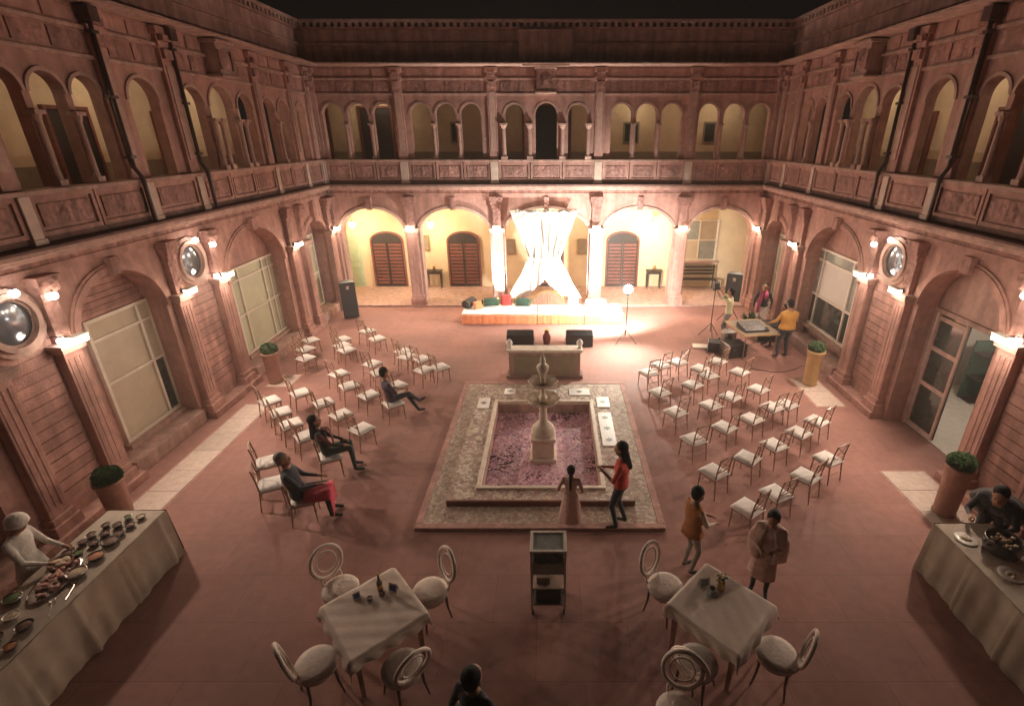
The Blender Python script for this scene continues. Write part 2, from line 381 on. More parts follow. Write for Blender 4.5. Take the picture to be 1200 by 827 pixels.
# ------------------------------------------------------------------ the palace wings
def arch_panel(mb, u0, u1, z0, z1, wf, wb, ops, n=16, mi=0):
    """wall from u0..u1, z0..z1 with front at wf and back at wb, arched openings (uc, half, zbottom, zspring, rise)"""
    def q(u, z, u2, z2):
        if u2 - u < 1e-4 or z2 - z < 1e-4: return
        mb.add([(u, wf, z), (u2, wf, z), (u2, wf, z2), (u, wf, z2)], [(0, 1, 2, 3)], mi)
        mb.add([(u, wb, z), (u2, wb, z), (u2, wb, z2), (u, wb, z2)], [(3, 2, 1, 0)], mi)
    e = u0
    for uc, hw, zb, zs, rise in sorted(ops):
        q(e, z0, uc - hw, z1); e = uc + hw
        q(uc - hw, z0, uc + hw, zb)
        pts = [(uc - hw * math.cos(math.pi * k / n), zs + rise * math.sin(math.pi * k / n)) for k in range(n + 1)]
        for k in range(n):
            a, c = pts[k], pts[k + 1]
            for w in (wf, wb):
                mb.add([(a[0], w, a[1]), (c[0], w, c[1]), (c[0], w, z1), (a[0], w, z1)], [(0, 1, 2, 3)], mi)
            mb.add([(a[0], wf, a[1]), (c[0], wf, c[1]), (c[0], wb, c[1]), (a[0], wb, a[1])], [(0, 1, 2, 3)], mi)
        for sg in (-1, 1):
            u = uc + sg * hw
            mb.add([(u, wf, zb), (u, wb, zb), (u, wb, zs), (u, wf, zs)], [(0, 1, 2, 3)], mi)
        if zb > z0 + .001:
            mb.add([(uc - hw, wf, zb), (uc + hw, wf, zb), (uc + hw, wb, zb), (uc - hw, wb, zb)], [(0, 1, 2, 3)], mi)
    q(e, z0, u1, z1)
    for u in (u0, u1): mb.add([(u, wf, z0), (u, wb, z0), (u, wb, z1), (u, wf, z1)], [(0, 1, 2, 3)], mi)
    for z in ((z0, z1) if not ops else (z1,)): mb.add([(u0, wf, z), (u1, wf, z), (u1, wb, z), (u0, wb, z)], [(0, 1, 2, 3)], mi)
def arch_ring(mb, uc, hw, zs, rise, wf, wb, t, n=18, z0=None):
    """projecting moulding round an arch"""
    for k in range(n):
        a0, a1 = math.pi * k / n, math.pi * (k + 1) / n
        P = []
        for a in (a0, a1):
            P.append((uc - hw * math.cos(a), zs + rise * math.sin(a))); P.append((uc - (hw + t) * math.cos(a), zs + (rise + t) * math.sin(a)))
        vs = [(p[0], wf, p[1]) for p in P] + [(p[0], wb, p[1]) for p in P]
        mb.add(vs, [(0, 1, 3, 2), (1, 5, 7, 3), (0, 2, 6, 4)])
    if z0 is not None:
        for sg in (-1, 1):
            a, c = sorted((uc + sg * hw, uc + sg * (hw + t))); mb.box(a, c, wb, wf, z0, zs)

class Wing:
    def __init__(s, name, label, T, base):
        s.T = T; s.o = base; s.root = empty(name, base, 0, label, 'building')
    def mb(s): return MB(s.T)
    def part(s, name, mb, m, parent=None, smooth=False, bevel=0): return mb.build(name, m, parent or s.root, smooth, bevel, s.o)

    def pilaster(s, u, hw=.17, wf=.16, z1=4.02, base=0.0):
        b = s.mb()
        b.box(u - hw - .07, u + hw + .07, 0, wf + .08, base, .34); b.box(u - hw - .03, u + hw + .03, 0, wf + .04, .34, .46)
        b.box(u - hw, u + hw, 0, wf, .46, 2.78)
        p = s.part('pilaster', b, 'sandstone', bevel=.012)
        f = s.mb()
        for k in (-1, 0, 1): f.box(u + k * hw * .58 - .028, u + k * hw * .58 + .028, wf, wf + .010, .6, 2.66)
        s.part('fluting', f, 'sandstone', p)
        c = s.mb(); c.box(u - hw - .05, u + hw + .05, 0, wf + .06, 2.78, 2.86); c.box(u - hw - .09, u + hw + .09, 0, wf + .1, 2.86, 2.93)
        s.part('capital', c, 'sandstone_pale', p)
        k = s.mb(); k.box(u - hw * .72, u + hw * .72, 0, wf * .8, 2.93, 3.62); k.box(u - hw * .85, u + hw * .85, 0, wf, 3.62, 3.76); k.box(u - hw, u + hw, 0, wf + .05, 3.76, 3.88); k.box(u - hw - .03, u + hw + .03, 0, wf + .09, 3.88, z1)
        s.part('bracket', k, 'sandstone_carved', p)
    def colonnette(s, u, w, z0, z1, r=.06):
        b = s.mb()
        b.box(u - r * 1.5, u + r * 1.5, w - r * 1.5, w + r * 1.5, z0, z0 + .1)
        n = 10
        prof = [(r * 1.25, z0 + .1), (r, z0 + .16), (r * .86, z1 - .16), (r * 1.1, z1 - .14), (r * 1.5, z1 - .06)]
        b.lathe(prof, u, w, n)
        b.box(u - r * 1.8, u + r * 1.8, w - r * 1.8, w + r * 1.8, z1 - .06, z1)
        return s.part('colonnette', b, 'sandstone_pale')
    def courses(s, u0, u1, z0, z1, w, h=.18, m='sandstone_course', name='stone_course', parent=None):
        n = max(1, round((z1 - z0) / h)); d = (z1 - z0) / n
        for k in range(n):
            j = random.uniform(-.004, .006)
            b = s.mb(); b.box(u0, u1, w - .03, w + .018 + j, z0 + d * k + .011, z0 + d * (k + 1) - .011)
            s.part(name, b, m, parent)
    def medallion(s, u, z, r=.43):
        b = s.mb(); n = 28
        def ring(r0, r1, w0, w1):
            for k in range(n):
                a0, a1 = 2 * math.pi * k / n, 2 * math.pi * (k + 1) / n
                P = [(u + rr * math.cos(a), z + rr * 1.06 * math.sin(a)) for a in (a0, a1) for rr in (r0, r1)]
                b.add([(p[0], w1, p[1]) for p in P] + [(p[0], w0, p[1]) for p in P], [(0, 1, 3, 2), (1, 5, 7, 3), (0, 2, 6, 4)])
        ring(r * .80, r * .98, 0, .10); ring(r * .98, r * 1.16, 0, .06); ring(r * .72, r * .80, 0, .05)
        p = s.part('round_window', b, 'sandstone_pale')
        g = s.mb(); vs = [(u, .055, z)]; m2 = 6
        for i in range(1, m2 + 1):
            rr = r * .74 * i / m2; w = .055 - .035 * (i / m2) ** 2
            for k in range(n): vs.append((u + rr * math.cos(2 * math.pi * k / n), w, z + rr * 1.06 * math.sin(2 * math.pi * k / n)))
        fs = [(0, 1 + k, 1 + (k + 1) % n) for k in range(n)]
        for i in range(m2 - 1):
            for k in range(n): fs.append((1 + i * n + k, 1 + (i + 1) * n + k, 1 + (i + 1) * n + (k + 1) % n, 1 + i * n + (k + 1) % n))
        g.add(vs, fs); s.part('convex_pane', g, 'mirror_glass', p, smooth=True)
    def window(s, u0, u1, z0, z1, w, panes, vs, hs, fr=.065):
        """vs, hs: mullion and transom positions 0..1; panes(i,j)->material"""
        b = s.mb(); W = w + .07
        b.box(u0 - fr, u0, w, W, z0 - fr, z1 + fr); b.box(u1, u1 + fr, w, W, z0 - fr, z1 + fr)
        b.box(u0, u1, w, W, z0 - fr, z0); b.box(u0, u1, w, W, z1, z1 + fr)
        f = s.part('window', b, 'white_paint')
        uu = [u0] + [u0 + (u1 - u0) * t for t in vs] + [u1]; zz = [z0] + [z0 + (z1 - z0) * t for t in hs] + [z1]
        c = s.mb()
        for t in uu[1:-1]: c.box(t - .03, t + .03, w + .005, W - .006, z0, z1)
        for t in zz[1:-1]:
            for i in range(len(uu) - 1):
                a = uu[i] + (.03 if i else 0); e = uu[i + 1] - (.03 if i < len(uu) - 2 else 0)
                c.box(a, e, w + .008, W - .009, t - .027, t + .027)
        s.part('glazing_bar', c, 'white_paint', f)
        for i in range(len(uu) - 1):
            for j in range(len(zz) - 1):
                p = s.mb(); p.box(uu[i], uu[i + 1], w + .004, w + .022, zz[j], zz[j + 1])
                s.part('pane', p, panes(i, j), f)
        sl = s.mb(); sl.box(u0 - .14, u1 + .14, w, w + .17, z0 - fr - .09, z0 - fr - .002); s.part('sill', sl, 'sandstone_pale', f)
    def louvre_door(s, uc, hw, z1, rise, w, m='door_wood'):
        b = s.mb()
        arch_ring(b, uc, hw, z1 - rise, rise, w + .08, w, .07, z0=0.0)
        d = s.part('louvred_door', b, m)
        for sg in (-1, 1):
            lf = s.mb(); a, c = sorted((uc, uc + sg * hw)); lf.box(a + .008, c, w, w + .028, 0.02, z1 - rise)
            # curved head of the leaf
            n = 8; P = [(uc + sg * hw * k / n, z1 - rise + rise * math.sqrt(max(0, 1 - (k / n) ** 2))) for k in range(n + 1)]
            for k in range(n): lf.add([(P[k][0], w + .028, z1 - rise), (P[k + 1][0], w + .028, z1 - rise), (P[k + 1][0], w + .028, P[k + 1][1]), (P[k][0], w + .028, P[k][1])], [(0, 1, 2, 3)])
            leaf = s.part('door_leaf', lf, 'dark_wood', d)
            sl = s.mb(); z = .2
            while z < z1 - rise - .05:
                sl.box(a + .05, c - .05, w + .028, w + .06, z, z + .085); z += .145
            t = s.part('louvre_slats', sl, m, leaf); tag(t, kind='stuff')
    def gallery_door(s, uc, hw, z0, z1, w, m='dark_wood', arched=False):
        b = s.mb(); b.box(uc - hw, uc + hw, w, w + .05, z0, z1)
        if arched: b.T = None; b.T = s.T; arch_panel(b, uc - hw, uc + hw, z1, z1 + hw * 1.02, w + .05, w, [], 8)
        d = s.part('gallery_door', b, m)
        f = s.mb(); f.box(uc - hw - .07, uc - hw, w, w + .09, z0, z1 + .07); f.box(uc + hw, uc + hw + .07, w, w + .09, z0, z1 + .07); f.box(uc - hw, uc + hw, w, w + .09, z1, z1 + .07)
        s.part('door_frame', f, 'door_wood', d)
    def parapet(s, posts, w=.10):
        """posts: list of u of heavy posts; panels between"""
        for (u, hw) in posts:
            b = s.mb(); b.box(u - hw, u + hw, w - .10, w + .10, 4.54, 5.16); b.box(u - hw - .02, u + hw + .02, w - .12, w + .12, 4.452, 4.54)
            s.part('parapet_post', b, 'post_stone', bevel=.008)
        for (a, ha), (c, hc) in zip(posts, posts[1:]):
            u0, u1 = a + ha, c - hc; n = max(1, round((u1 - u0) / .95)); d = (u1 - u0) / n
            for k in range(n):
                x0, x1 = u0 + d * k + .015, u0 + d * (k + 1) - .015
                b = s.mb(); b.box(x0, x1, w - .07, w + .02, 4.56, 5.16)
                for (p, q, r, t) in [(x0, x0 + .06, 4.56, 5.16), (x1 - .06, x1, 4.56, 5.16), (x0 + .06, x1 - .06, 4.56, 4.63), (x0 + .06, x1 - .06, 5.09, 5.16)]: b.box(p, q, w + .02, w + .062, r, t)
                pn = s.part('parapet_panel', b, 'sandstone')
                cv = s.mb(); cv.box(x0 + .12, x1 - .12, w + .02, w + .046, 4.69, 5.03)
                um = (x0 + x1) / 2; 
                cv.add([(um - .16, w + .05, 4.86), (um, w + .05, 4.70), (um + .16, w + .05, 4.86), (um, w + .05, 5.02), (um, w + .075, 4.86)], [(0, 1, 4), (1, 2, 4), (2, 3, 4), (3, 0, 4)])
                s.part('carved_panel', cv, 'sandstone_carved', pn)
    def long(s, name, u0, u1, w0, w1, z0, z1, m, bevel=0):
        b = s.mb(); b.box(u0, u1, w0, w1, z0, z1); return s.part(name, b, m, bevel=bevel)

def common(W, u0, u1, ground_depth, ops_up, pil_up, posts, gal_depth=2.4):
    # entablature, gallery, upper storey, eave and attic shared by the three wings
    W.long('architrave', u0, u1, -.30, .05, 4.00, 4.13, 'sandstone')
    W.long('frieze_band', u0, u1, -.30, .025, 4.13, 4.25, 'sandstone_carved')
    W.long('cornice', u0, u1, -.30, .22, 4.25, 4.32, 'sandstone_pale', .01)
    W.long('cornice', u0, u1, -.30, .32, 4.323, 4.40, 'sandstone_pale', .015)
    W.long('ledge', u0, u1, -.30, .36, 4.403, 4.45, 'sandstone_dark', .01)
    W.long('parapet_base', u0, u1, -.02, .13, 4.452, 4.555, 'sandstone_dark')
    W.long('hand_rail', u0, u1, -.05, .20, 5.163, 5.235, 'sandstone_pale', .012)
    W.parapet(posts)
    W.long('gallery_floor', u0, u1, -gal_depth, -.31, 4.30, 4.44, 'sandstone')
    W.long('gallery_wall', u0, u1, -gal_depth - .2, -gal_depth, 4.30, 7.60, 'gallery_plaster')
    W.long('gallery_dado', u0, u1, -gal_depth, -gal_depth + .015, 4.44, 5.42, 'dado')
    W.long('gallery_ceiling', u0, u1, -gal_depth, -.26, 7.52, 7.60, 'gallery_plaster')
    # upper arcade, one panel between each pair of pilasters
    edges = sorted(pil_up)
    for a, c in zip(edges, edges[1:]):
        ops = [o for o in ops_up if a < o[0] < c]
        if not ops: 
            b = W.mb(); b.box(a, c, -.24, 0, 4.45, 7.22); W.part('upper_wall', b, 'sandstone'); continue
        b = W.mb(); arch_panel(b, a, c, 5.24, 7.22, 0, -.20, [(u, hw, 5.24, 6.62, hw) for u, hw in ops], 14)
        p = W.part('upper_arcade', b, 'sandstone')
        for u, hw in ops:
            r = W.mb(); arch_ring(r, u, hw, 6.62, hw, .03, 0, .055, 14); W.part('arch_moulding', r, 'sandstone_pale', p)
        us = sorted(ops)
        for (u, hw), (v, hv) in zip(us, us[1:]): W.colonnette((u + hw + v - hv) / 2, .03, 5.24, 6.36, .052)
    for u in pil_up:
        b = W.mb(); b.box(u - .15, u + .15, -.02, .09, 5.24, 7.98); b.box(u - .19, u + .19, -.02, .13, 7.62, 7.74); b.box(u - .2, u + .2, -.02, .15, 7.86, 8.0)
        p = W.part('upper_pilaster', b, 'sandstone', bevel=.01)
        c = W.mb(); c.box(u - .09, u + .09, .09, .11, 5.5, 7.3); W.part('fluting', c, 'sandstone_pale', p)
        c = W.mb(); c.box(u - .12, u + .12, .09, .2, 7.742, 7.858); W.part('bracket', c, 'sandstone_carved', p)
        c = W.mb(); c.box(u - .12, u + .12, .09, .16, 7.42, 7.6); W.part('bracket', c, 'sandstone_carved', p)
    W.long('upper_frieze', u0, u1, -.24, -.004, 7.222, 8.02, 'sandstone')
    W.long('string_course', u0, u1, -.02, .06, 7.20, 7.26, 'sandstone_pale')
    W.long('string_course', u0, u1, -.02, .07, 7.64, 7.70, 'sandstone_pale')
    for a, c in zip(edges, edges[1:]):
        x0, x1 = a + .24, c - .24
        if x1 - x0 < .4: continue
        n = max(1, round((x1 - x0) / .62)); d = (x1 - x0) / n
        for k in range(n):
            b = W.mb(); b.box(x0 + d * k + .04, x0 + d * (k + 1) - .04, -.01, .022, 7.32, 7.60)
            W.part('frieze_panel', b, 'sandstone_carved')
            b = W.mb(); b.box(x0 + d * k + .06, x0 + d * (k + 1) - .06, -.01, .022, 7.745, 7.97)
            W.part('frieze_panel', b, 'sandstone')
    # eave slab throws the attic into shade when lit from the court
    b = W.mb(); b.add([(u0, -.1, 8.022), (u1, -.1, 8.022), (u1, .52, 8.05), (u0, .52, 8.05), (u0, -.1, 8.16), (u1, -.1, 8.16), (u1, .52, 8.09), (u0, .52, 8.09)],
                      [(3, 2, 1, 0), (4, 5, 6, 7), (0, 1, 5, 4), (1, 2, 6, 5), (2, 3, 7, 6), (3, 0, 4, 7)])
    W.part('eave', b, 'sandstone_pale')
    W.long('attic_wall', u0, u1, -.55, -.12, 8.1, 9.06, 'stone_attic')
    W.long('attic_moulding', u0, u1, -.14, -.05, 8.62, 8.70, 'stone_attic')
    W.long('attic_cornice', u0, u1, -.55, -.02, 9.062, 9.12, 'sandstone')
    W.long('attic_cornice', u0, u1, -.55, .06, 9.24, 9.32, 'sandstone_pale')
    b = W.mb(); u = u0 + .05
    while u < u1: b.box(u, u + .11, -.5, .0, 9.12, 9.24); u += .22
    tag(W.part('dentil_course', b, 'sandstone_pale'), kind='stuff')
    W.long('roof', u0, u1, -gal_depth - 3, -.55, 8.9, 9.0, 'stone_attic')
    W.long('roof_slab', u0, u1, -gal_depth - .2, -.26, 7.603, 7.75, 'stone_attic')

def crest(W, uc):
    # carved shield over a centre bay, with small scrolls
    b = W.mb(); b.box(uc - .34, uc + .34, 0, .40, 7.24, 7.30); b.box(uc - .30, uc + .30, 0, .34, 7.30, 7.94); b.box(uc - .36, uc + .36, 0, .42, 7.94, 8.01)
    p = W.part('crest_panel', b, 'sandstone_pale', bevel=.01)
    c = W.mb(); n = 16
    vs = [(uc, .42, 7.60)] + [(uc + .2 * math.cos(2 * math.pi * k / n), .345, 7.62 + .24 * math.sin(2 * math.pi * k / n)) for k in range(n)]
    c.add(vs, [(0, 1 + k, 1 + (k + 1) % n) for k in range(n)])
    for sg in (-1, 1): c.box(uc + sg * .24 - .05, uc + sg * .24 + .05, .34, .38, 7.4, 7.8)
    W.part('shield', c, 'sandstone_carved', p, smooth=False)

WX = 7.8
T_left = lambda u, w, z: (-WX + w, u, z)
T_right = lambda u, w, z: (WX - w, u, z)
BY = 18.6
T_back = lambda u, w, z: (u, BY - w, z)

def side_wing(W, right):
    U0, U1 = 2.2, 18.6
    ops = [(u, .31) for u in (3.6, 4.3, 5.0)] + [(7.0, .40)] + [(8.24, .31), (8.98, .31), (9.72, .31)] + [(11.05, .40)] + [(12.55, .36), (13.58, .46), (14.61, .36)] + [(15.78, .33), (16.62, .33)] + [(17.75, .30)]
    pil = [2.2, 5.75, 7.75, 10.22, 11.9, 15.25, 17.15, 18.35]
    posts = [(2.3, .09), (6.25, .09), (7.75, .09), (10.30, .10), (11.82, .10), (15.25, .09), (17.15, .09), (18.4, .09)]
    common(W, U0, U1, .5, ops, pil, posts)
    # ground storey: piers and arched bays
    bays = [(3.0, 6.15, 4.55, 1.3, 2.75, .95), (7.85, 10.15, 9.0, 1.02, 2.78, .95), (11.95, 15.2, 13.6, 1.38, 2.62, 1.12), (16.35, 18.6, 17.25, .78, 2.78, .62)]
    for i, (a, c, uc, hw, zs, rise) in enumerate(bays):
        b = W.mb(); arch_panel(b, a, c, 0, 4.0, 0, -.42, [(uc, hw, .0, zs, rise)], 22)
        p = W.part('arched_bay', b, 'sandstone')
        r = W.mb(); arch_ring(r, uc, hw + .002, zs, rise, .05, 0, .12, 22); arch_ring(r, uc, hw + .124, zs, rise + .12, .03, 0, .05, 22)
        W.part('arch_moulding', r, 'sandstone', p)
        k = W.mb(); k.box(uc - .1, uc + .1, 0, .14, zs + rise - .04, 4.0); W.part('keystone', k, 'sandstone_carved', p)
    piers = [(2.2, 3.0), (6.15, 7.85), (10.15, 11.95), (15.2, 16.35)]
    for a, c in piers:
        W.long('pier', a, c, -.6, -.002, 0, 4.0, 'sandstone')
    for a, c, z1 in ((6.62, 7.38, 2.86), (10.58, 11.5, 2.86)):
        W.courses(a, c, .46, z1, 0.002)
    for a, c in ((7.86, 7.97), ):
        pass
    for u in (6.4, 7.6, 10.36, 11.72): W.pilaster(u)
    W.pilaster(15.36, .15); W.pilaster(16.2, .15); W.pilaster(18.2, .2, .2)
    # plinth steps along the wall
    for a, c in ((2.2, 7.95), (10.1, 12.1), (15.1, 16.4), (18.0, 18.6)):
        W.long('plinth', a, c, .0, .3, 0.0, .16, 'sandstone', .012)
    for u in (7.0, 11.04): W.medallion(u, 3.45)
    # blind panels below medallions
    # recess backs
    for i, (a, c, uc, hw, zs, rise) in enumerate(bays):
        if right and i == 1: continue
        b = W.mb(); b.box(uc - hw - .25, uc + hw + .25, -.62, -.44, 0, 4.0); W.part('recess_wall', b, 'sandstone')
        W.long('recess_step', uc - hw, uc + hw, -.42, .12, .002, .30, 'sandstone_pale', .012)
        if i in (0, 1): W.courses(uc - hw - .05, uc + hw + .05, 2.98, 3.9, -.438, .115)
    if not right:
        W.window(8.55, 10.0, .46, 2.86, -.44, lambda i, j: 'blind' if i < 1 else 'dark_glass' if (j == 0 and i == 1) else 'blind', [.80], [.50, .86])
        W.window(12.85, 15.0, .48, 2.72, -.44, lambda i, j: 'blind_green', [.16, .72, .86], [.46, .88])
        W.window(16.6, 17.75, .4, 2.8, -.44, lambda i, j: 'blind_green', [.33, .66], [.46, .86])
        W.window(3.7, 5.4, .46, 2.8, -.44, lambda i, j: 'blind', [.2, .8], [.5, .86])
    else:
        W.window(12.85, 15.0, .70, 2.90, -.44, lambda i, j: ('dark_glass' if j == 0 else 'blind_white' if (i == 1 and j == 1) else 'clear_glass'), [.14, .86], [.40, .87])
        W.window(16.6, 17.75, .4, 2.8, -.44, lambda i, j: 'blind_green' if i else 'clear_glass', [.33, .66], [.46, .86])
        W.window(3.7, 5.4, .46, 2.8, -.44, lambda i, j: 'blind', [.2, .8], [.5, .86])
        # doorway with tympanum, door frame and the room behind
        b = W.mb(); arch_panel(b, 7.75, 10.25, 2.74, 4.0, -.44, -.56, [], 8); W.part('tympanum', b, 'sandstone_pale')
        W.long('door_jamb', 9.93, 10.02, -.50, -.38, 0, 2.74, 'sandstone_pale', .01)
        W.long('door_jamb', 7.98, 8.07, -.50, -.38, 0, 2.74, 'sandstone_pale', .01)
        W.long('door_head', 8.07, 9.93, -.50, -.38, 2.64, 2.738, 'sandstone_pale', .01)
        W.long('room_floor', 7.0, 11.8, -4.6, -.44, .002, .02, 'tile_floor')
        W.long('room_wall', 7.0, 11.8, -4.7, -4.6, 0, 3.2, 'room_wall')
        W.long('room_wall', 6.9, 7.0, -4.7, -.6, 0, 3.2, 'room_wall'); W.long('room_wall', 11.8, 11.9, -4.7, -.6, 0, 3.2, 'room_wall')
        W.long('room_ceiling', 6.9, 11.9, -4.7, -.6, 3.2, 3.3, 'room_wall')
        b = W.mb(); b.box(9.1, 9.9, -.47, -.43, .06, 2.62); g = W.part('door_leaf', b, 'dark_glass')
        b = W.mb(); b.box(9.1, 9.16, -.43, -.40, .06, 2.62); b.box(9.84, 9.9, -.43, -.40, .06, 2.62)
        for z in (.06, 1.05, 1.85, 2.5): b.box(9.16, 9.84, -.43, -.402, z, z + .09)
        W.part('door_rail', b, 'sandstone_pale', g)
    # gallery doors
    for u, hw, m in ((4.3, .5, 'dark_wood'), (8.2, .42, 'dark_wood'), (11.9, .48, 'dark_wood'), (15.0, .5, 'dark_wood')):
        W.gallery_door(u, hw, 4.45, 6.5, -2.4, m)
    # dark rainwater pipes
    for u in (10.10, 12.06):
        b = W.mb(); b.tube([(u, .14, 8.0), (u, .14, 5.45), (u, .25, 5.25), (u, .25, 4.46)], .04, 8)
        p = W.part('rainwater_pipe', b, 'pipe', smooth=True)
        for z in (5.6, 6.6, 7.6): c = W.mb(); c.box(u - .07, u + .07, 0.06, .2, z, z + .05); W.part('pipe_clamp', c, 'pipe', p)
        c = W.mb(); c.box(u - .1, u + .1, .05, .26, 7.78, 8.0)
        W.part('pipe_hopper', c, 'pipe', p)
    # projecting centre bay
    for u in (12.93, 13.21, 13.95, 14.23): W.colonnette(u, .14, 5.24, 6.36, .055)
    crest(W, 13.6)

WL = Wing('palace_wing', 'red sandstone wing with closed curtained windows, behind the dish-covered food counter', T_left, (-WX, 10.4, 0)); side_wing(WL, False)
WR = Wing('palace_wing', 'red sandstone wing with open arched doorway, behind the sound mixing table', T_right, (WX, 10.4, 0)); side_wing(WR, True)

def back_wing(W):
    U0, U1 = -8.9, 8.9
    cols = [-7.72, -4.87, -1.78, 1.78, 4.87, 7.72]
    ops = []
    for a, c in ((-7.55, -5.0), (-4.75, -1.95), (1.95, 4.75), (5.0, 7.55)):
        m = (a + c) / 2
        for k in (-1, 0, 1): ops.append((m + k * .84, .34))
    ops += [(-1.06, .32), (0, .36), (1.06, .32)]
    pil = [-8.9, -7.72, -4.87, -1.78, 1.78, 4.87, 7.72, 8.9]
    posts = [(-8.7, .09), (-7.66, .11), (-4.87, .13), (-1.78, .13), (1.78, .13), (4.87, .13), (7.66, .11), (8.7, .09)]
    common(W, U0, U1, 2.4, ops, pil, posts, 2.2)
    for a, c in zip(cols, cols[1:]):
        uc = (a + c) / 2; hw = (c - a) / 2 - .27
        b = W.mb(); arch_panel(b, a, c, 2.6, 4.0, 0, -.42, [(uc, hw, 2.6, 2.72, .88)], 24)
        p = W.part('loggia_arch', b, 'sandstone')
        r = W.mb(); arch_ring(r, uc, hw + .002, 2.72, .88, .05, 0, .10, 24); W.part('arch_moulding', r, 'sandstone_pale', p)
        k = W.mb(); k.box(uc - .09, uc + .09, 0, .13, 3.56, 4.0); W.part('keystone', k, 'sandstone_carved', p)
    for u in cols:
        W.long('pier', u - .27, u + .27, -.42, -.002, 0, 2.6, 'sandstone_pale')
        W.pilaster(u, .20, .16)
    W.long('pier', -8.9, -7.99, -.42, -.002, 0, 4.0, 'sandstone'); W.long('pier', 7.99, 8.9, -.42, -.002, 0, 4.0, 'sandstone')
    D = -2.4
    W.long('loggia_wall', U0, U1, D - .2, D, 0, 4.2, 'plaster')
    W.long('loggia_ceiling', U0, U1, D, -.3, 3.9, 4.2, 'plaster')
    W.long('loggia_end_wall', U0 - .2, U0, D, -.42, 0, 4.2, 'plaster'); W.long('loggia_end_wall', U1, U1 + .2, D, -.42, 0, 4.2, 'plaster')
    W.long('loggia_floor', U0, U1, D, .25, .002, .07, 'sandstone_pale', .01)
    for uc in (-6.63, -3.47, 3.13): W.louvre_door(uc, .62, 2.32, .34, D)
    W.louvre_door(0, .62, 2.32, .34, D)
    # pale green door at the end
    b = W.mb(); b.box(-8.45, -7.75, D, D + .05, .07, 2.2); g = W.part('green_door', b, 'green_door')
    b = W.mb()
    for z0, z1 in ((.2, .95), (1.1, 2.05)): b.box(-8.36, -7.84, D + .05, D + .07, z0, z1)
    W.part('door_panel', b, 'green_door', g)
    W.window(5.55, 6.95, 1.25, 2.8, D, lambda i, j: 'clear_glass' if (i + j) % 2 else 'blind', [.5], [.5])
    # small framed pictures
    for u, z in ((-5.1, 1.9), (-1.55, 1.75), (1.5, 1.75)):
        b = W.mb(); b.box(u - .24, u + .24, D, D + .04, z - .32, z + .32); f = W.part('picture_frame', b, 'brass')
        b = W.mb(); b.box(u - .19, u + .19, D + .04, D + .046, z - .27, z + .27); W.part('picture', b, 'dado', f)
    G = -2.2
    W.gallery_door(-6.72, .24, 4.45, 6.92, G); W.gallery_door(-6.12, .30, 4.45, 6.92, G); W.gallery_door(-8.5, .3, 4.45, 6.9, G)
    W.gallery_door(0, .85, 4.45, 7.0, G)
    for u, hw in ((3.18, .3), (6.13, .24), (-3.5, .14)):
        b = W.mb(); b.box(u - hw, u + hw, G, G + .04, 5.72, 6.46); f = W.part('picture_frame', b, 'dado')
        b = W.mb(); b.box(u - hw + .06, u + hw - .06, G + .04, G + .046, 5.78, 6.40); W.part('picture', b, 'dark_glass', f)
    # centre bay colonnettes and crest
    for u in (-1.42, -.55, .55, 1.42): W.colonnette(u, .12, 5.24, 6.36, .07)
    crest(W, 0)
    b = W.mb(); b.box(-.75, .75, .2, .48, 8.0, 8.06); W.part('eave_bracket', b, 'sandstone_pale')
    b = W.mb(); b.box(-.85, .85, -.5, .10, 8.2, 9.04); W.part('attic_centre', b, 'stone_attic')
WB = Wing('palace_wing', 'sandstone wing with yellow arcade behind the stage drape, dark louvred doors inside', T_back, (0, BY, 0)); back_wing(WB)

# ------------------------------------------------------------------ lamps
def wall_lamp():
    r = empty('wall_lamp', (0, 0, 0), 0, 'white box lamp glowing on the face of a sandstone pilaster', 'lamp', 'box lamps on the pilasters')
    MB().box(-.05, .05, -.14, -.04, -.03, .05).build('bracket', 'dark_metal', r)
    b = MB(); b.box(-.14, .14, -.04, .10, .055, .075); b.build('lamp_cap', 'white_paint', r)
    b = MB(); b.box(-.13, .13, -.035, .095, -.05, .055); b.build('diffuser', 'lamp_white', r, bevel=.015)
    light('lamp_light', 'SPOT', (0, .14, 0), P_WALL, WARM, .10, r, rot=(R(57), 0, R(0)), spot=152, blend=.75)
    light('lamp_glow', 'POINT', (0, .22, -.08), P_WALL * .05, WARM, .10, r)
    return r
lamp0 = wall_lamp(); first = [True]
def put_lamp(x, y, z, rz, where):
    o = lamp0 if first[0] else copy_tree(lamp0); first[0] = False
    o.location = (x, y, z); o.rotation_euler = (0, 0, rz); o['label'] = 'white box lamp glowing ' + where
for u, wl, wr_ in ((7.6, 'above the planter by the food counter', 'above the terracotta planter by the open doorway'), (10.36, 'between the cream-blind window and the round window', 'between the open doorway and the round window'),
                   (11.72, 'between the round window and the green-curtained window', 'between the round window and the white-blind window'), (15.36, 'between the two green-curtained windows', 'on the pilaster past the white-blind window')):
    put_lamp(-WX + .30, u, 2.97, R(-90), wl); put_lamp(WX - .30, u, 2.97, R(90), wr_)
put_lamp(-WX + .34, 18.2, 2.97, R(-90), 'in the corner above the tall black loudspeaker'); put_lamp(WX - .34, 18.2, 2.97, R(90), 'in the corner above the loudspeaker on a pole')
for u, wl in ((-4.87, 'on the arcade pier between two louvred doors'), (-1.78, 'on the white-lit arcade pier behind the red cushion'), (1.78, 'on the white-lit arcade pier behind the white bolster'), (4.87, 'on the arcade pier beside the slatted bench')): put_lamp(u, BY - .30, 2.97, R(180), wl)

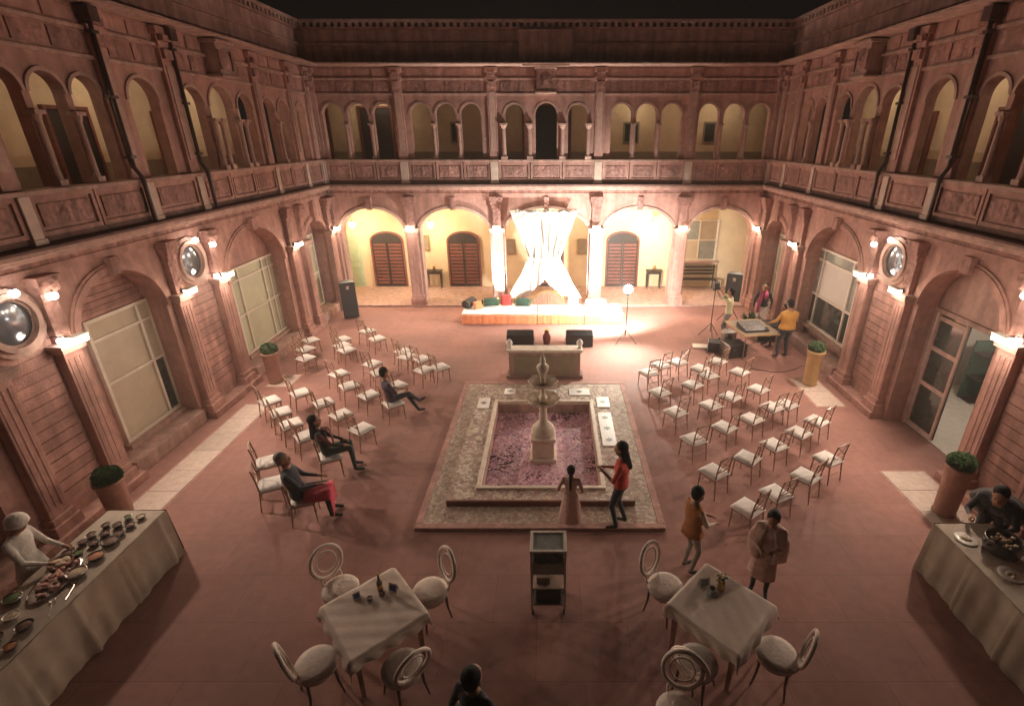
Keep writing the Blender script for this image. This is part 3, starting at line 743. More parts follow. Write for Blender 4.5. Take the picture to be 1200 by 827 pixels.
def gallery_lamp():
    r = empty('ceiling_lamp', (0, 0, 0), 0, 'small opal ceiling lamp inside the upper gallery, above the arches', 'lamp', 'ceiling lamps of the upper galleries')
    b = MB(); b.lathe([(.06, 0), (.06, -.03)], 0, 0, 12); b.build('rose', 'brass', r)
    b = MB(); b.lathe([(.05, -.03), (.09, -.06), (.08, -.11), (.03, -.13)], 0, 0, 14); b.build('opal_shade', 'lantern_glow', r, smooth=True)
    light('ceiling_light', 'POINT', (0, 0, -.22), P_GAL, (1, .80, .58), .06, r)
    return r
gl0 = gallery_lamp(); fg = [True]
for x, y in [(-WX - 1.25, 8.9), (-WX - 1.25, 12.6), (-WX - 1.25, 16.4), (WX + 1.25, 9.4), (WX + 1.25, 13.0), (WX + 1.25, 16.4), (-6.3, BY + 1.2), (3.3, BY + 1.2), (6.3, BY + 1.2)]:
    o = gl0 if fg[0] else copy_tree(gl0); fg[0] = False; o.location = (x, y, 7.52)

def bulb_lamp():
    r = empty('globe_bulb', (0, 0, 0), 0, 'round white bulb on a wire arm near a round window', 'bulb', 'globe bulbs round the round windows')
    b = MB(); b.tube([(0, -.20, 0), (0, -.1, .03), (0, 0, .0)], .008, 6); b.build('arm', 'dark_metal', r)
    b = MB(); b.ball((0, .0, -.05), .06, n=14, m=10); b.build('globe', 'bulb_white', r, smooth=True)
    b = MB(); b.lathe([(.022, -.02), (.024, .02)], 0, 0, 10); b.build('socket', 'dark_metal', r)
    light('bulb_light', 'POINT', (0, .09, -.06), P_BULB, (1, .82, .62), .05, r)
    return r
bulb0 = bulb_lamp(); fb = [True]
for uc in (7.0, 11.04):
    for du, dz in ((.06, .50), (.60, .30), (.44, -.40)):
        for sx in (-1, 1):
            o = bulb0 if fb[0] else copy_tree(bulb0); fb[0] = False
            o['label'] = 'round white bulb ' + ('above' if du < .1 else 'at the upper edge of' if dz > 0 else 'below') + ' the round window ' + (('over the dish-covered counter', 'between the curtained windows') if sx < 0 else ('over the black-pot counter', 'beside the open doorway'))[uc > 9]
            o.location = (sx * (WX - .21), uc + du, 3.45 + dz); o.rotation_euler = (0, 0, R(-90) if sx < 0 else R(90))

def lantern(x, y, z, label):
    r = empty('lantern', (x, y, z), 0, label, 'lantern', 'lanterns under the arcade')
    b = MB(); b.tube([(0, 0, .12), (0, 0, 3.9 - z)], .008, 6); b.build('rod', 'dark_metal', r)
    b = MB(); b.lathe([(.05, .12), (.09, .10), (.02, .13)], 0, 0, 12); b.build('cap', 'brass', r)
    b = MB(); b.lathe([(.04, -.14), (.10, -.08), (.12, 0), (.10, .07), (.05, .10)], 0, 0, 14); b.build('glass_globe', 'lantern_glow', r, smooth=True)
    light('lantern_light', 'POINT', (0, -.0, -.3), P_LANTERN, (1, .80, .48), .12, r)
for x, w_ in ((-7.5, 'before the pale green door'), (-4.5, 'between two louvred doors'), (4.05, 'near the slatted bench')): lantern(x, 19.8, 2.85, 'round glowing lantern hung in the yellow arcade ' + w_)

# ------------------------------------------------------------------ fountain and its mosaic platform
pf = empty('mosaic_platform', (0, 9.2, 0), 0, 'low stone platform with pebble mosaic around the fountain pool', 'platform')
O = (0, 9.2, 0)
PX, PY0, PY1 = 2.08, 6.5, 11.9
IX, IY0, IY1 = 1.62, 7.1, 11.5
def ringbox(b, X0, X1, Y0, Y1, x0, x1, y0, y1, z0, z1):
    b.box(X0, X1, Y0, y0, z0, z1); b.box(X0, X1, y1, Y1, z0, z1); b.box(X0, x0, y0, y1, z0, z1); b.box(x1, X1, y0, y1, z0, z1)
b = MB(); ringbox(b, -PX, PX, PY0, PY1, -PX + .12, PX - .12, PY0 + .12, PY1 - .12, .002, .06); b.build('edging', 'sandstone', pf, bevel=.008, origin=O)
b = MB(); ringbox(b, -PX + .12, PX - .12, PY0 + .12, PY1 - .12, -IX, IX, IY0, IY1, .002, .05); b.build('mosaic_field', 'mosaic', pf, origin=O)
b = MB(); ringbox(b, -IX, IX, IY0, IY1, -FX - .05, FX + .05, FY0 - .05, FY1 + .05, .002, .15); b.build('mosaic_apron', 'mosaic_rim', pf, origin=O)
b = MB(); b.box(-IX - .03, IX + .03, IY0 - .05, IY0 - .003, .05, .16); b.build('front_kerb', 'door_wood', pf, bevel=.008, origin=O)
b = MB(); ringbox(b, -FX - .05, FX + .05, FY0 - .05, FY1 + .05, -FX + .03, FX - .03, FY0 + .03, FY1 - .03, .10, .19); b.build('coping', 'marble', pf, bevel=.01, origin=O)
b = MB(); ringbox(b, -FX - .02, FX + .02, FY0 - .02, FY1 + .02, -FX + .04, FX - .04, FY0 + .04, FY1 - .04, -.5, .10); b.build('basin_wall', 'sandstone_pale', pf, origin=O)
b = MB(); b.box(-FX, FX, FY0, FY1, -.55, -.5); b.build('basin_floor', 'marble', pf, origin=O)
def slab(x0, x1, y0, y1):
    b = MB(); b.box(x0, x1, y0, y1, .15, .168); s = b.build('marble_slab', 'marble_white', pf, bevel=.004, origin=O)
    c = MB(); mx, my = (x0 + x1) / 2, (y0 + y1) / 2
    n = 3 if (y1 - y0) > .6 else 1
    for k in range(n):
        yy = y0 + (y1 - y0) * (k + .5) / n
        c.add([(mx + .07 * math.cos(a) * (1.3 if i % 2 else .7), yy + .07 * math.sin(a) * (1.3 if i % 2 else .7), .1705) for i, a in enumerate([2 * math.pi * t / 12 for t in range(12)])], [tuple(range(12))])
    c.build('inlay', 'inlay', s, origin=O)
slab(1.24, 1.54, 8.75, 10.1); slab(1.26, 1.56, 10.35, 10.85); slab(.62, 1.12, 10.95, 11.3); slab(-1.56, -1.28, 10.3, 10.8); slab(-.98, -.70, 11.0, 11.3); slab(-.10, .3, 11.0, 11.25)
w = MB(); w.add([(-FX, FY0, -.12), (FX, FY0, -.12), (FX, FY1, -.12), (-FX, FY1, -.12)], [(0, 1, 2, 3)])
tag(w.build('pool_water', 'water'), kind='structure')
pt = MB()
def dens(x, y):
    return math.sin(x * 2.9 + 1.1) * math.sin(y * 2.3 + .4) + .55 * math.sin(x * 6.1 - y * 4.7) + .45 * math.sin(y * 7.3 + x * 3.1 + 2)
for k in range(22000):
    x, y = random.uniform(-FX + .06, FX - .06), random.uniform(FY0 + .06, FY1 - .06)
    d = dens(x, y)
    if d < -.5 and random.random() < .75: continue
    if y > 10.2 and random.random() < .5: continue
    a = random.uniform(0, 6.28); L = random.uniform(.02, .055); t = random.uniform(-.5, .5)
    ca, sa = math.cos(a) * L, math.sin(a) * L; z = -.115 + random.random() * .012
    mi = random.choices((0, 1, 2, 3), (4, 6, 6 + max(0, d) * 3, .8))[0]
    pt.add([(x - ca, y - sa, z), (x + sa * .6, y - ca * .6, z + .004 + t * .006), (x + ca, y + sa, z + .006), (x - sa * .6, y + ca * .6, z + .004 - t * .006)], [(0, 1, 2, 3)], mi)
tag(pt.build('rose_petals', ['petal_pink', 'petal_mauve', 'petal_pale', 'petal_dark']), 'pink and mauve rose petals floating on the fountain pool', 'petals', kind='stuff')
ft = empty('fountain', (0.02, 8.78, -.5), 0, 'tiered carved marble fountain standing in the petal-strewn pool', 'fountain')
b = MB(); b.box(-.27, .27, -.27, .27, 0, .48); b.box(-.22, .22, -.22, .22, .48, .88); b.box(-.25, .25, -.25, .25, .88, .94); b.build('pedestal', 'marble', ft, bevel=.015)
b = MB(); b.lathe([(.20, .94), (.23, 1.0), (.22, 1.1), (.13, 1.2), (.085, 1.26), (.075, 1.46), (.085, 1.56), (.12, 1.60)], 0, 0, 20); b.build('stem', 'marble', ft, smooth=True)
def bowl(name, z, r, h):
    b = MB(); n = 32; prof = [(.07, z), (r * .45, z + h * .18), (r * .8, z + h * .55), (r, z + h), (r * .97, z + h + .02), (r * .75, z + h * .66), (r * .3, z + h * .42)]
    vs = []
    for rr, zz in prof:
        for k in range(n):
            a = 2 * math.pi * k / n; q = rr * (1 + .055 * math.cos(8 * a) * (rr / r))
            vs.append((q * math.cos(a), q * math.sin(a), zz))
    fs = [(i * n + k, i * n + (k + 1) % n, (i + 1) * n + (k + 1) % n, (i + 1) * n + k) for i in range(len(prof) - 1) for k in range(n)]
    fs.append(tuple((len(prof) - 1) * n + k for k in range(n)))
    b.add(vs, fs); return b.build(name, 'marble', ft, smooth=True)
bowl('bowl', 1.58, .335, .17)
b = MB(); b.lathe([(.06, 1.68), (.085, 1.78), (.05, 1.84), (.05, 1.95), (.075, 1.99)], 0, 0, 16); b.build('stem', 'marble', ft, smooth=True)
bowl('bowl', 1.98, .285, .15)
b = MB(); b.lathe([(.05, 2.07), (.06, 2.26), (.10, 2.34), (.125, 2.43), (.10, 2.47), (.05, 2.5), (.06, 2.56), (.035, 2.63), (.008, 2.72)], 0, 0, 16); b.build('finial', 'marble', ft, smooth=True)

# low stone wall with finials behind the fountain
sw = empty('screen_wall', (0, 12.35, 0), 0, 'low stone screen wall with pale ball finials behind the fountain', 'wall')
b = MB(); b.box(-.95, .95, -.14, .14, 0, .76); b.build('wall_body', 'sandstone_pale', sw, bevel=.012)
b = MB(); b.box(-.82, .82, -.155, -.14, .14, .66); b.build('sunk_panel', 'dado', sw)
b = MB(); b.box(-1.0, 1.0, -.19, .19, .76, .83); b.build('coping', 'marble', sw, bevel=.01)
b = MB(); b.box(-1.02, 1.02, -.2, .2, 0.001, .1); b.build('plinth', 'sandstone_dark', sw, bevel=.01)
for x in (-.93, .93):
    b = MB(); b.lathe([(.07, .83), (.04, .87), (.075, .92), (.09, .98), (.06, 1.04), (.01, 1.08)], x, 0, 14); b.build('finial', 'marble_white', sw, smooth=True)

# ------------------------------------------------------------------ stage
def diwan(x0, x1, label):
    r = empty('diwan', ((x0 + x1) / 2, 17.0, 0), 0, label, 'daybed', 'diwans of the stage')
    h = (x1 - x0) / 2 - .01
    b = MB(); b.box(-h, h, -.56, .56, .04, .36); b.build('mattress', 'orange_cloth', r, bevel=.03)
    b = MB(); n = 40; vs = []; fs = []
    for k in range(n + 1):
        x = -h + 2 * h * k / n; wv = .012 * math.sin(k * 1.9) + .008 * math.sin(k * .83)
        vs += [(x, -.575, .355), (x, -.59 + wv, .02)]
    fs = [(2 * k, 2 * k + 1, 2 * k + 3, 2 * k + 2) for k in range(n)]
    b.add(vs, fs); b.build('valance', 'orange_cloth', r, smooth=True)
    b = MB(); nx, ny = 26, 12; vs = []; fs = []
    for j in range(ny + 1):
        for i in range(nx + 1):
            x = -h * 1.0 + 2 * h * i / nx; y = -.585 + 1.15 * j / ny
            z = .375 + .012 * math.sin(x * 7 + y * 3) * math.sin(y * 9 - x * 2) - (.05 if j == 0 else 0)
            vs.append((x, y, z))
    for j in range(ny):
        for i in range(nx): fs.append((j * (nx + 1) + i, j * (nx + 1) + i + 1, (j + 1) * (nx + 1) + i + 1, (j + 1) * (nx + 1) + i))
    b.add(vs, fs); b.build('sheet', 'white_sheet', r, smooth=True)
diwan(-2.92, -.32, 'long orange-skirted stage diwan holding bolsters and the red cushion')
diwan(-.31, 1.30, 'orange-skirted stage diwan in front of the arched wooden backrest')
diwan(1.31, 2.65, 'orange-skirted stage diwan beside the lit floodlight stand')
def bolster(x, y, L, r, rz, m, label, z=.385):
    e = empty('bolster', (x, y, z + r), rz, label, 'cushion')
    b = MB(); b.tube([(-L / 2 - .03, 0, 0), (-L / 2, 0, 0), (-L / 2 + .03, 0, 0), (0, 0, 0), (L / 2 - .03, 0, 0), (L / 2, 0, 0), (L / 2 + .03, 0, 0)], [r * .3, r * .85, r, r * 1.03, r, r * .85, r * .3], 14); b.build('cover', m, e, smooth=True)
    for sg in (-1, 1):
        b = MB(); b.tube([(sg * (L / 2 - .05), 0, 0), (sg * (L / 2 - .03), 0, 0)], r * 1.05, 14); b.build('end_band', 'brass', e)
bolster(-2.75, 17.25, .62, .15, R(70), 'dark_cloth', 'black bolster at the outer end of the stage diwan')
bolster(-2.0, 17.35, .6, .14, R(12), 'green_cloth', 'dark green bolster next to the red cushion on stage')
bolster(-.85, 17.35, .55, .14, R(-6), 'green_cloth', 'dark green bolster between red cushion and wooden backrest')
bolster(1.75, 17.3, .7, .13, R(4), 'white_sheet', 'white bolster on the diwan beside the floodlight')
def cushion(x, y, z, w, t, rz, tilt, m, label):
    b = MB(); n = 10; vs = []; fs = []
    for sg in (-1, 1):
        for j in range(n + 1):
            for i in range(n + 1):
                u, v = -1 + 2 * i / n, -1 + 2 * j / n
                th = t * ((1 - u ** 4) * (1 - v ** 4)) ** .6; k = 1 - .06 * (u * u * v * v)
                vs.append((u * w * k, sg * th, v * w * k))
    N1 = (n + 1) ** 2
    for s in (0, 1):
        for j in range(n):
            for i in range(n):
                q = (s * N1 + j * (n + 1) + i, s * N1 + j * (n + 1) + i + 1, s * N1 + (j + 1) * (n + 1) + i + 1, s * N1 + (j + 1) * (n + 1) + i)
                fs.append(q if s == 0 else q[::-1])
    b.add(vs, fs); o = b.build('cushion', m, None, smooth=True); o.location = (x, y, z); o.rotation_euler = (tilt, 0, rz)
    return tag(o, label, 'cushion')
cushion(-1.45, 17.40, .58, .20, .08, R(5), R(-20), 'red_cloth', 'square red cushion leaning on the stage diwan')
cushion(-2.42, 17.05, .50, .16, .07, R(30), R(-50), 'orange_cloth', 'orange cushion lying beside the black bolster')
cushion(.95, 17.42, .58, .19, .08, R(-8), R(-20), 'white_sheet', 'square white cushion leaning at the wooden backrest')
# carved wooden backrest
cb = empty('carved_backrest', (.05, 17.50, .37), 0, 'low carved wooden backrest with arched crest on the stage diwan', 'backrest')
b = MB(); n = 20
P = [(-.62 + 1.24 * k / n, .18 + .36 * max(0, math.cos((-.62 + 1.24 * k / n) / .62 * math.pi / 2)) ** .8) for k in range(n + 1)]
vs = []; fs = []
for x, z in P: vs += [(x, -.025, 0), (x, -.025, z), (x, .025, 0), (x, .025, z)]
for k in range(n):
    a, c = 4 * k, 4 * k + 4; fs += [(a, c, c + 1, a + 1), (a + 2, a + 3, c + 3, c + 2), (a + 1, c + 1, c + 3, a + 3)]
b.add(vs, fs); b.build('board', 'chair_wood', cb)
b = MB(); b.tube([(x, -.03, z) for x, z in P], .026, 8); b.build('crest_rail', 'brass', cb, smooth=True)
b = MB()
for k in range(-5, 6): b.tube([(k * .1, -.03, .02), (k * .1, -.035, .22 + .2 * math.cos(k * .1 / .62 * 1.57))], .012, 6)
b.build('carved_ribs', 'sandstone_carved', cb)

# hourglass drape
dr = empty('stage_drape', (-.08, 18.05, 0), 0, 'white hourglass drape knotted at the middle, hung in the central arch', 'drape')
def drape_half(z, top):
    return None
b = MB(); nx, nz = 84, 60; vs = []; fs = []
zk = 1.95
for j in range(nz + 1):
    z = .45 + 3.15 * j / nz
    if z >= zk: t = (z - zk) / (3.6 - zk); hw = .58 + .62 * t ** 1.1
    else: t = (zk - z) / (zk - .45); hw = .58 + .80 * t ** 1.15
    for i in range(nx + 1):
        u = -1 + 2 * i / nx
        amp = (.02 + .03 * (1 - t)) * (1 + .5 * math.sin(z * 2.3 + u * 4))
        y = amp * math.sin(u * 21 + 1.8 * math.sin(z * 1.7 + u * 2)) + .035 * math.sin(u * 6 + z * 3.1) * math.sin(z * 2.2 - u * 3) + .012 * math.sin(u * 53 + z * 2) - .28 * (1 - u * u) * (1 - t) ** 1.5
        zz = z
        if j == nz: zz += .05 * math.sin(u * 14)
        if z < zk: zz = z - 0.0
        vs.append((u * hw + .012 * math.sin(z * 8 + u * 9), y, zz))
for j in range(nz):
    for i in range(nx):
        z = .45 + 3.15 * j / nz; u = -1 + 2 * (i + .5) / nx
        if z < 1.12 and abs(u) < .52 * ((1.12 - z) / .67) ** .8: continue      # parted below like a tent
        fs.append((j * (nx + 1) + i, j * (nx + 1) + i + 1, (j + 1) * (nx + 1) + i + 1, (j + 1) * (nx + 1) + i))
b.add(vs, fs); o = b.build('cloth', 'drape', dr, smooth=True)
b = MB(); b.lathe([(.54, 1.90), (.575, 1.93), (.575, 1.97), (.54, 2.0)], 0, -.02, 26, 1.02, .42); b.build('tie_band', 'drape', dr, smooth=True)
b = MB(); b.tube([(-1.2, .02, 3.60), (1.2, .02, 3.60)], .02, 8); b.build('rail', 'white_paint', dr)
for k in range(5):
    x0 = -1.15 + .46 * k; b = MB(); nn = 10; vs = []; fs = []
    for i in range(nn + 1):
        s = i / nn; sag = .20 * math.sin(math.pi * s)
        for q in range(5): vs.append((x0 + .46 * s, -.08 - .03 * math.sin(q * 2.1) - .05 * math.sin(math.pi * s), 3.62 - sag * (.35 + .65 * q / 4) - .03 * q))
    for i in range(nn):
        for q in range(4): fs.append((i * 5 + q, i * 5 + q + 1, (i + 1) * 5 + q + 1, (i + 1) * 5 + q))
    b.add(vs, fs); b.build('swag', 'drape', dr, smooth=True)

# par can uplights at the stage pilasters
def par_can(x, y, tx, label):
    r = empty('uplight', (x, y, 0), 0, label, 'spotlight', 'uplights at the stage pilasters')
    b = MB(); b.box(-.12, .12, -.1, .1, 0.001, .03); b.build('base', 'black_plastic', r)
    b = MB(); b.lathe([(.075, .06), (.095, .1), (.10, .26), (.105, .28)], 0, 0, 16); b.build('can', 'black_plastic', r, smooth=True)
    b = MB(); b.lathe([(.085, .281), (.085, .286)], 0, 0, 16); b.build('lens', 'flood_glow', r)
    for sg in (-1, 1): MB().box(sg * .115 - .008, sg * .115 + .008, -.02, .02, .03, .2).build('yoke', 'dark_metal', r)
    l = light('uplight_light', 'SPOT', (0, 0, .34), P_UP, (1, .93, .80), .06, r, spot=95, blend=.8); aim(l, (tx, .42, 1))
par_can(-1.86, 17.72, .25, 'black can uplight at the pilaster beside the red cushion')
par_can(1.86, 17.72, -.25, 'black can uplight at the pilaster beside the white bolster')

# floodlight on a stand
fl = empty('floodlight_stand', (2.50, 14.75, 0), 0, 'bright floodlight on a thin tripod stand before the stage', 'floodlight')
b = MB(); b.tube([(0, 0, .25), (0, 0, 1.55)], .014, 8); b.build('pole', 'dark_metal', fl)
for k in range(3):
    a = R(90 + 120 * k); b = MB(); b.tube([(0, 0, .42), (.38 * math.cos(a), .38 * math.sin(a), .012)], .010, 6); b.build('leg', 'dark_metal', fl)
b = MB(); b.lathe([(.03, 1.55), (.05, 1.57), (.055, 1.62)], 0, 0, 14); b.build('housing', 'dark_metal', fl, smooth=True)
b = MB(); b.lathe([(.055, 1.62), (.11, 1.66), (.135, 1.73), (.12, 1.80), (.07, 1.85), (.01, 1.86)], 0, 0, 20); b.build('diffuser_globe', 'flood_glow', fl, smooth=True)
l = light('flood_light', 'SPOT', (0, .26, 1.70), P_FLOOD, (1, .95, .84), .1, fl, spot=150, blend=.6); aim(l, (-.35, 1, -.22))
l = light('flood_rear_light', 'SPOT', (0, -.26, 1.70), P_FLOOD * .34, (1, .95, .82), .1, fl, spot=120, blend=.9); aim(l, (-.25, -1, -1.15))

# ------------------------------------------------------------------ loudspeakers
def speaker(x, y, rz, h, stand, label):
    r = empty('loudspeaker', (x, y, 0), rz, label, 'speaker')
    z0 = stand
    b = MB(); b.add([(-.26, -.2, z0), (.26, -.2, z0), (.2, .24, z0), (-.2, .24, z0), (-.26, -.2, z0 + h), (.26, -.2, z0 + h), (.2, .24, z0 + h), (-.2, .24, z0 + h)], [(3, 2, 1, 0), (4, 5, 6, 7), (0, 1, 5, 4), (1, 2, 6, 5), (2, 3, 7, 6), (3, 0, 4, 7)])
    b.build('cabinet', 'black_plastic', r, bevel=.03)
    b = MB(); b.box(-.235, .235, -.215, -.2, z0 + .05, z0 + h - .05); b.build('grille', 'grille', r, bevel=.006)
    b = MB(); b.box(-.05, .05, -.222, -.214, z0 + h - .24, z0 + h - .12); b.build('badge', 'steel', r)
    if stand > .3:
        b = MB(); b.tube([(0, 0, .1), (0, 0, z0)], .022, 8); b.build('pole', 'dark_metal', r)
        for k in range(3):
            a = R(90 + 120 * k); b = MB(); b.tube([(0, 0, .5), (.45 * math.cos(a), .45 * math.sin(a), .012)], .013, 6); b.build('leg', 'dark_metal', r)
    else:
        for sx in (-.2, .2):
            b = MB(); b.lathe([(.03, 0), (.03, z0 + .002)], sx, 0, 8); b.build('foot', 'black_plastic', r)
speaker(-6.98, 17.15, R(25), 1.28, .05, 'tall black loudspeaker standing on the floor by the pale green door')
speaker(6.45, 16.85, R(-25), .95, .75, 'dark loudspeaker raised on a pole by the white-shirted man')
def monitor(x, label):
    r = empty('stage_monitor', (x, 14.6, 0), 0, label, 'speaker', 'wedge monitors before the stage')
    b = MB(); P = [(-.2, 0.01), (.22, 0.01), (.22, .14), (-.02, .38), (-.2, .30)]
    vs = [(sx * .36, p[0], p[1]) for sx in (-1, 1) for p in P]
    b.add(vs, [(0, 1, 2, 3, 4), (9, 8, 7, 6, 5)] + [(k, 5 + k, 5 + (k + 1) % 5, (k + 1) % 5) for k in range(5)]); b.build('cabinet', 'black_plastic', r, bevel=.012)
    b = MB(); a0, a1 = Vector((0, .213, .155)), Vector((0, -.005, .372)); n = Vector((0, .70, .71)) * .012
    q = []
    for sx in (-.33, .33):
        for p in (a0, a1): q.append((sx, p.y + n.y, p.z + n.z))
    b.add(q + [(x_, y_ - n.y * 1.2, z_ - n.z * 1.2) for x_, y_, z_ in q], [(0, 2, 3, 1), (0, 1, 5, 4), (2, 6, 7, 3), (0, 4, 6, 2), (1, 3, 7, 5)]); b.build('grille', 'grille', r)
    r.scale = (1.15, 1.2, 1.3)
    for sg in (-1, 1):
        b = MB(); b.box(sg * .365 - .008, sg * .365 + .008, -.05, .07, .13, .17); b.build('handle', 'dark_metal', r)
monitor(-.78, 'black wedge monitor behind the stone screen wall, on the red cushion side'); monitor(1.04, 'black wedge monitor behind the stone screen wall, on the floodlight side')
vz = empty('vase', (.03, 14.65, 0), 0, 'small red-brown vase standing between the two wedge monitors', 'vase')
b = MB(); b.lathe([(.08, 0), (.10, .04), (.125, .18), (.12, .28), (.07, .38), (.06, .42), (.085, .46)], 0, 0, 16); b.build('body', 'red_case', vz, smooth=True)
b = MB(); b.lathe([(.086, .455), (.092, .465), (.086, .475)], 0, 0, 16); b.build('rim', 'brass', vz, smooth=True)

# ------------------------------------------------------------------ furniture inside the arcade
def console(x, y, rz, label):
    r = empty('console_table', (x, y, .07), rz, label, 'table')
    MB().box(-.32, .32, -.17, .17, .72, .76).build('top', 'dark_wood', r, bevel=.006)
    MB().box(-.29, .29, -.14, .14, .62, .719).build('apron', 'dark_wood', r)
    for sx in (-.27, .27):
        for sy in (-.12, .12): MB().frustum(sx, sy, 0, .62, .014, .014, .024, .024).build('leg', 'dark_wood', r)
    b = MB(); b.lathe([(.05, .76), (.07, .82), (.04, .9), (.06, .94)], 0, 0, 12); b.build('bowl', 'brass', r, smooth=True)
console(-4.72, 20.72, 0, 'small dark console table against the yellow wall near a framed picture'); console(4.45, 20.72, 0, 'small dark console table beside the louvred door and bench')
bn = empty('bench', (6.25, 20.55, .07), 0, 'dark slatted bench under the arcade window', 'bench')
for k in range(4):
    MB().box(-.75, .75, -.22 + k * .11, -.14 + k * .11, .42, .45).build('seat_slat', 'dark_wood', bn)
for k in range(3):
    MB().box(-.75, .75, .22, .25, .56 + k * .14, .65 + k * .14).build('back_slat', 'dark_wood', bn)
for sx in (-.7, .7):
    MB().box(sx - .03, sx + .03, .19, .219, .45, .98).build('back_post', 'dark_wood', bn)
    for sy in (-.18, .17): MB().box(sx - .03, sx + .03, sy - .03, sy + .03, 0, .419).build('leg', 'dark_wood', bn)

# ------------------------------------------------------------------ chairs
def wood_chair():
    r = empty('wooden_chair', (0, 0, 0), 0, 'x', 'chair')
    b = MB(); b.box(-.215, .215, -.20, .22, .40, .435); b.build('seat_frame', 'chair_wood', r, bevel=.008)
    n = 8; b = MB(); vs = []; fs = []
    for j in range(n + 1):
        for i in range(n + 1):
            u, v = -1 + 2 * i / n, -1 + 2 * j / n; h = .022 + .038 * ((1 - u ** 6) * (1 - v ** 6)) ** .5
            vs.append((u * .222, .012 + v * .222, .434 + h))
    for j in range(n):
        for i in range(n): fs.append((j * (n + 1) + i, j * (n + 1) + i + 1, (j + 1) * (n + 1) + i + 1, (j + 1) * (n + 1) + i))
    edge = [i for i in range(n + 1)] + [j * (n + 1) + n for j in range(1, n + 1)] + [n * (n + 1) + i for i in range(n - 1, -1, -1)] + [j * (n + 1) for j in range(n - 1, 0, -1)]
    base = len(vs); vs += [(vs[e][0], vs[e][1], .434) for e in edge]
    for k in range(len(edge)): k2 = (k + 1) % len(edge); fs.append((edge[k], base + k, base + k2, edge[k2]))
    b.add(vs, fs); b.build('cushion', 'cushion', r, smooth=True)
    for sx in (-.19, .19):
        b = MB(); b.tube([(sx, .19, .41), (sx * 1.05, .205, 0)], [.017, .012], 6); b.build('leg', 'chair_wood', r)
        b = MB(); b.tube([(sx * 1.06, -.24, 0), (sx, -.185, .42), (sx * .98, -.205, .66), (sx * .96, -.25, .92)], [.012, .018, .016, .014], 6); b.build('back_leg', 'chair_wood', r)
    b = MB(); b.tube([(-.182, -.25, .90), (0, -.262, .915), (.182, -.25, .90)], .017, 6); b.build('top_rail', 'chair_wood', r)
    b = MB(); b.tube([(-.185, -.21, .60), (.185, -.21, .60)], .012, 6); b.build('back_rail', 'chair_wood', r)
    b = MB(); b.tube([(-.18, -.212, .61), (.17, -.247, .89)], .009, 5); b.tube([(.18, -.212, .61), (-.17, -.247, .89)], .009, 5); b.build('cross_splat', 'chair_wood', r)
    b = MB(); b.tube([(-.195, .2, .2), (.195, .2, .2)], .008, 5); b.tube([(-.195, -.215, .22), (.195, -.215, .22)], .008, 5); b.build('stretcher', 'chair_wood', r)
    r.scale = (.89, .89, .93); return r
ch0 = wood_chair(); fc = [True]
def put_chair(x, y, ang, label, group, jit=6):
    """ang: heading of the sitter, degrees from +Y towards -X"""
    o = ch0 if fc[0] else copy_tree(ch0); fc[0] = False
    q = jit / 6; o.location = (x + random.uniform(-.05, .05) * q, y + random.uniform(-.05, .05) * q, 0.0); o.rotation_euler = (0, 0, R(ang + random.uniform(-jit, jit) * 1.6))
    tag(o, label, 'chair', group); return o
RA = [(3.44, 6.57), (4.05, 6.98), (4.72, 7.43), (5.42, 7.9), (3.14, 7.53), (3.92, 8.01), (4.61, 8.42), (5.29, 8.89), (5.81, 9.36), (3.05, 8.63), (3.85, 9.09), (4.47, 9.43), (5.18, 9.88), (5.50, 10.02),
      (2.97, 9.69), (3.78, 10.04), (4.39, 10.41), (5.11, 10.75), (2.81, 10.58), (3.6, 11.07), (4.19, 11.51), (5.07, 11.71), (2.7, 11.66), (4.65, 12.41), (3.55, 12.35), (3.05, 12.15), (4.10, 12.0)]
ORD = ('', 'second', 'third', 'fourth', 'fifth')
def place_rows(pts, rows, ang, end, block, group):
    k = 0
    for n, rowname in rows:
        row = sorted(pts[k:k + n], key=lambda p: abs(p[0])); k += n
        for i, (x, y) in enumerate(row):
            pos = f'at the {end} end' if i == 0 else f'{ORD[i]} from the {end} end' if i < n - 1 else 'at the wall end'
            put_chair(x, y, ang(x, y), f'cushioned wooden chair {pos} of the {rowname}, {block} block', group)
place_rows(RA, ((4, 'rearmost row'), (5, 'second rear row'), (5, 'third rear row'), (4, 'fourth rear row'), (4, 'fifth rear row'), (5, 'frontmost row')), lambda x, y: 36, 'pool', 'mixing-table', 'empty chairs in rows near the mixing table')
LA = [(-6.32, 10.2), (-5.83, 9.69), (-5.33, 9.22), (-4.8, 8.72), (-5.73, 10.58), (-5.0, 10.08), (-4.37, 9.54), (-3.74, 9.05), (-5.2, 11.61), (-4.71, 10.98), (-4.05, 10.45), (-4.56, 12.24), (-4.2, 11.71), (-3.62, 11.0),
      (-7.0, 13.9), (-6.85, 13.3), (-6.52, 12.58), (-6.1, 14.03), (-5.9, 13.56), (-5.65, 13.18), (-5.6, 14.68), (-5.05, 14.1), (-4.04, 13.05), (-3.8, 12.75), (-3.37, 12.6), (-2.80, 12.08), (-3.1, 11.9)]
place_rows(LA, ((4, 'rearmost row'), (4, 'second rear row'), (3, 'third rear row'), (3, 'fourth rear row'), (3, 'trio by the wall'), (3, 'trio before the loudspeaker'), (2, 'pair beside the loudspeaker'), (5, 'frontmost loose row')),
           lambda x, y: -42 if y < 12.2 else -34, 'pool', 'loudspeaker', 'empty chairs in rows near the tall loudspeaker')
put_chair(-5.1, 7.85, -62, 'empty white-cushioned chair directly behind the crimson-shawled sitter', None, 2)
put_chair(-4.72, 7.22, -62, 'wooden chair whose pale cushion shows beside the grey-haired sitter', None, 2)
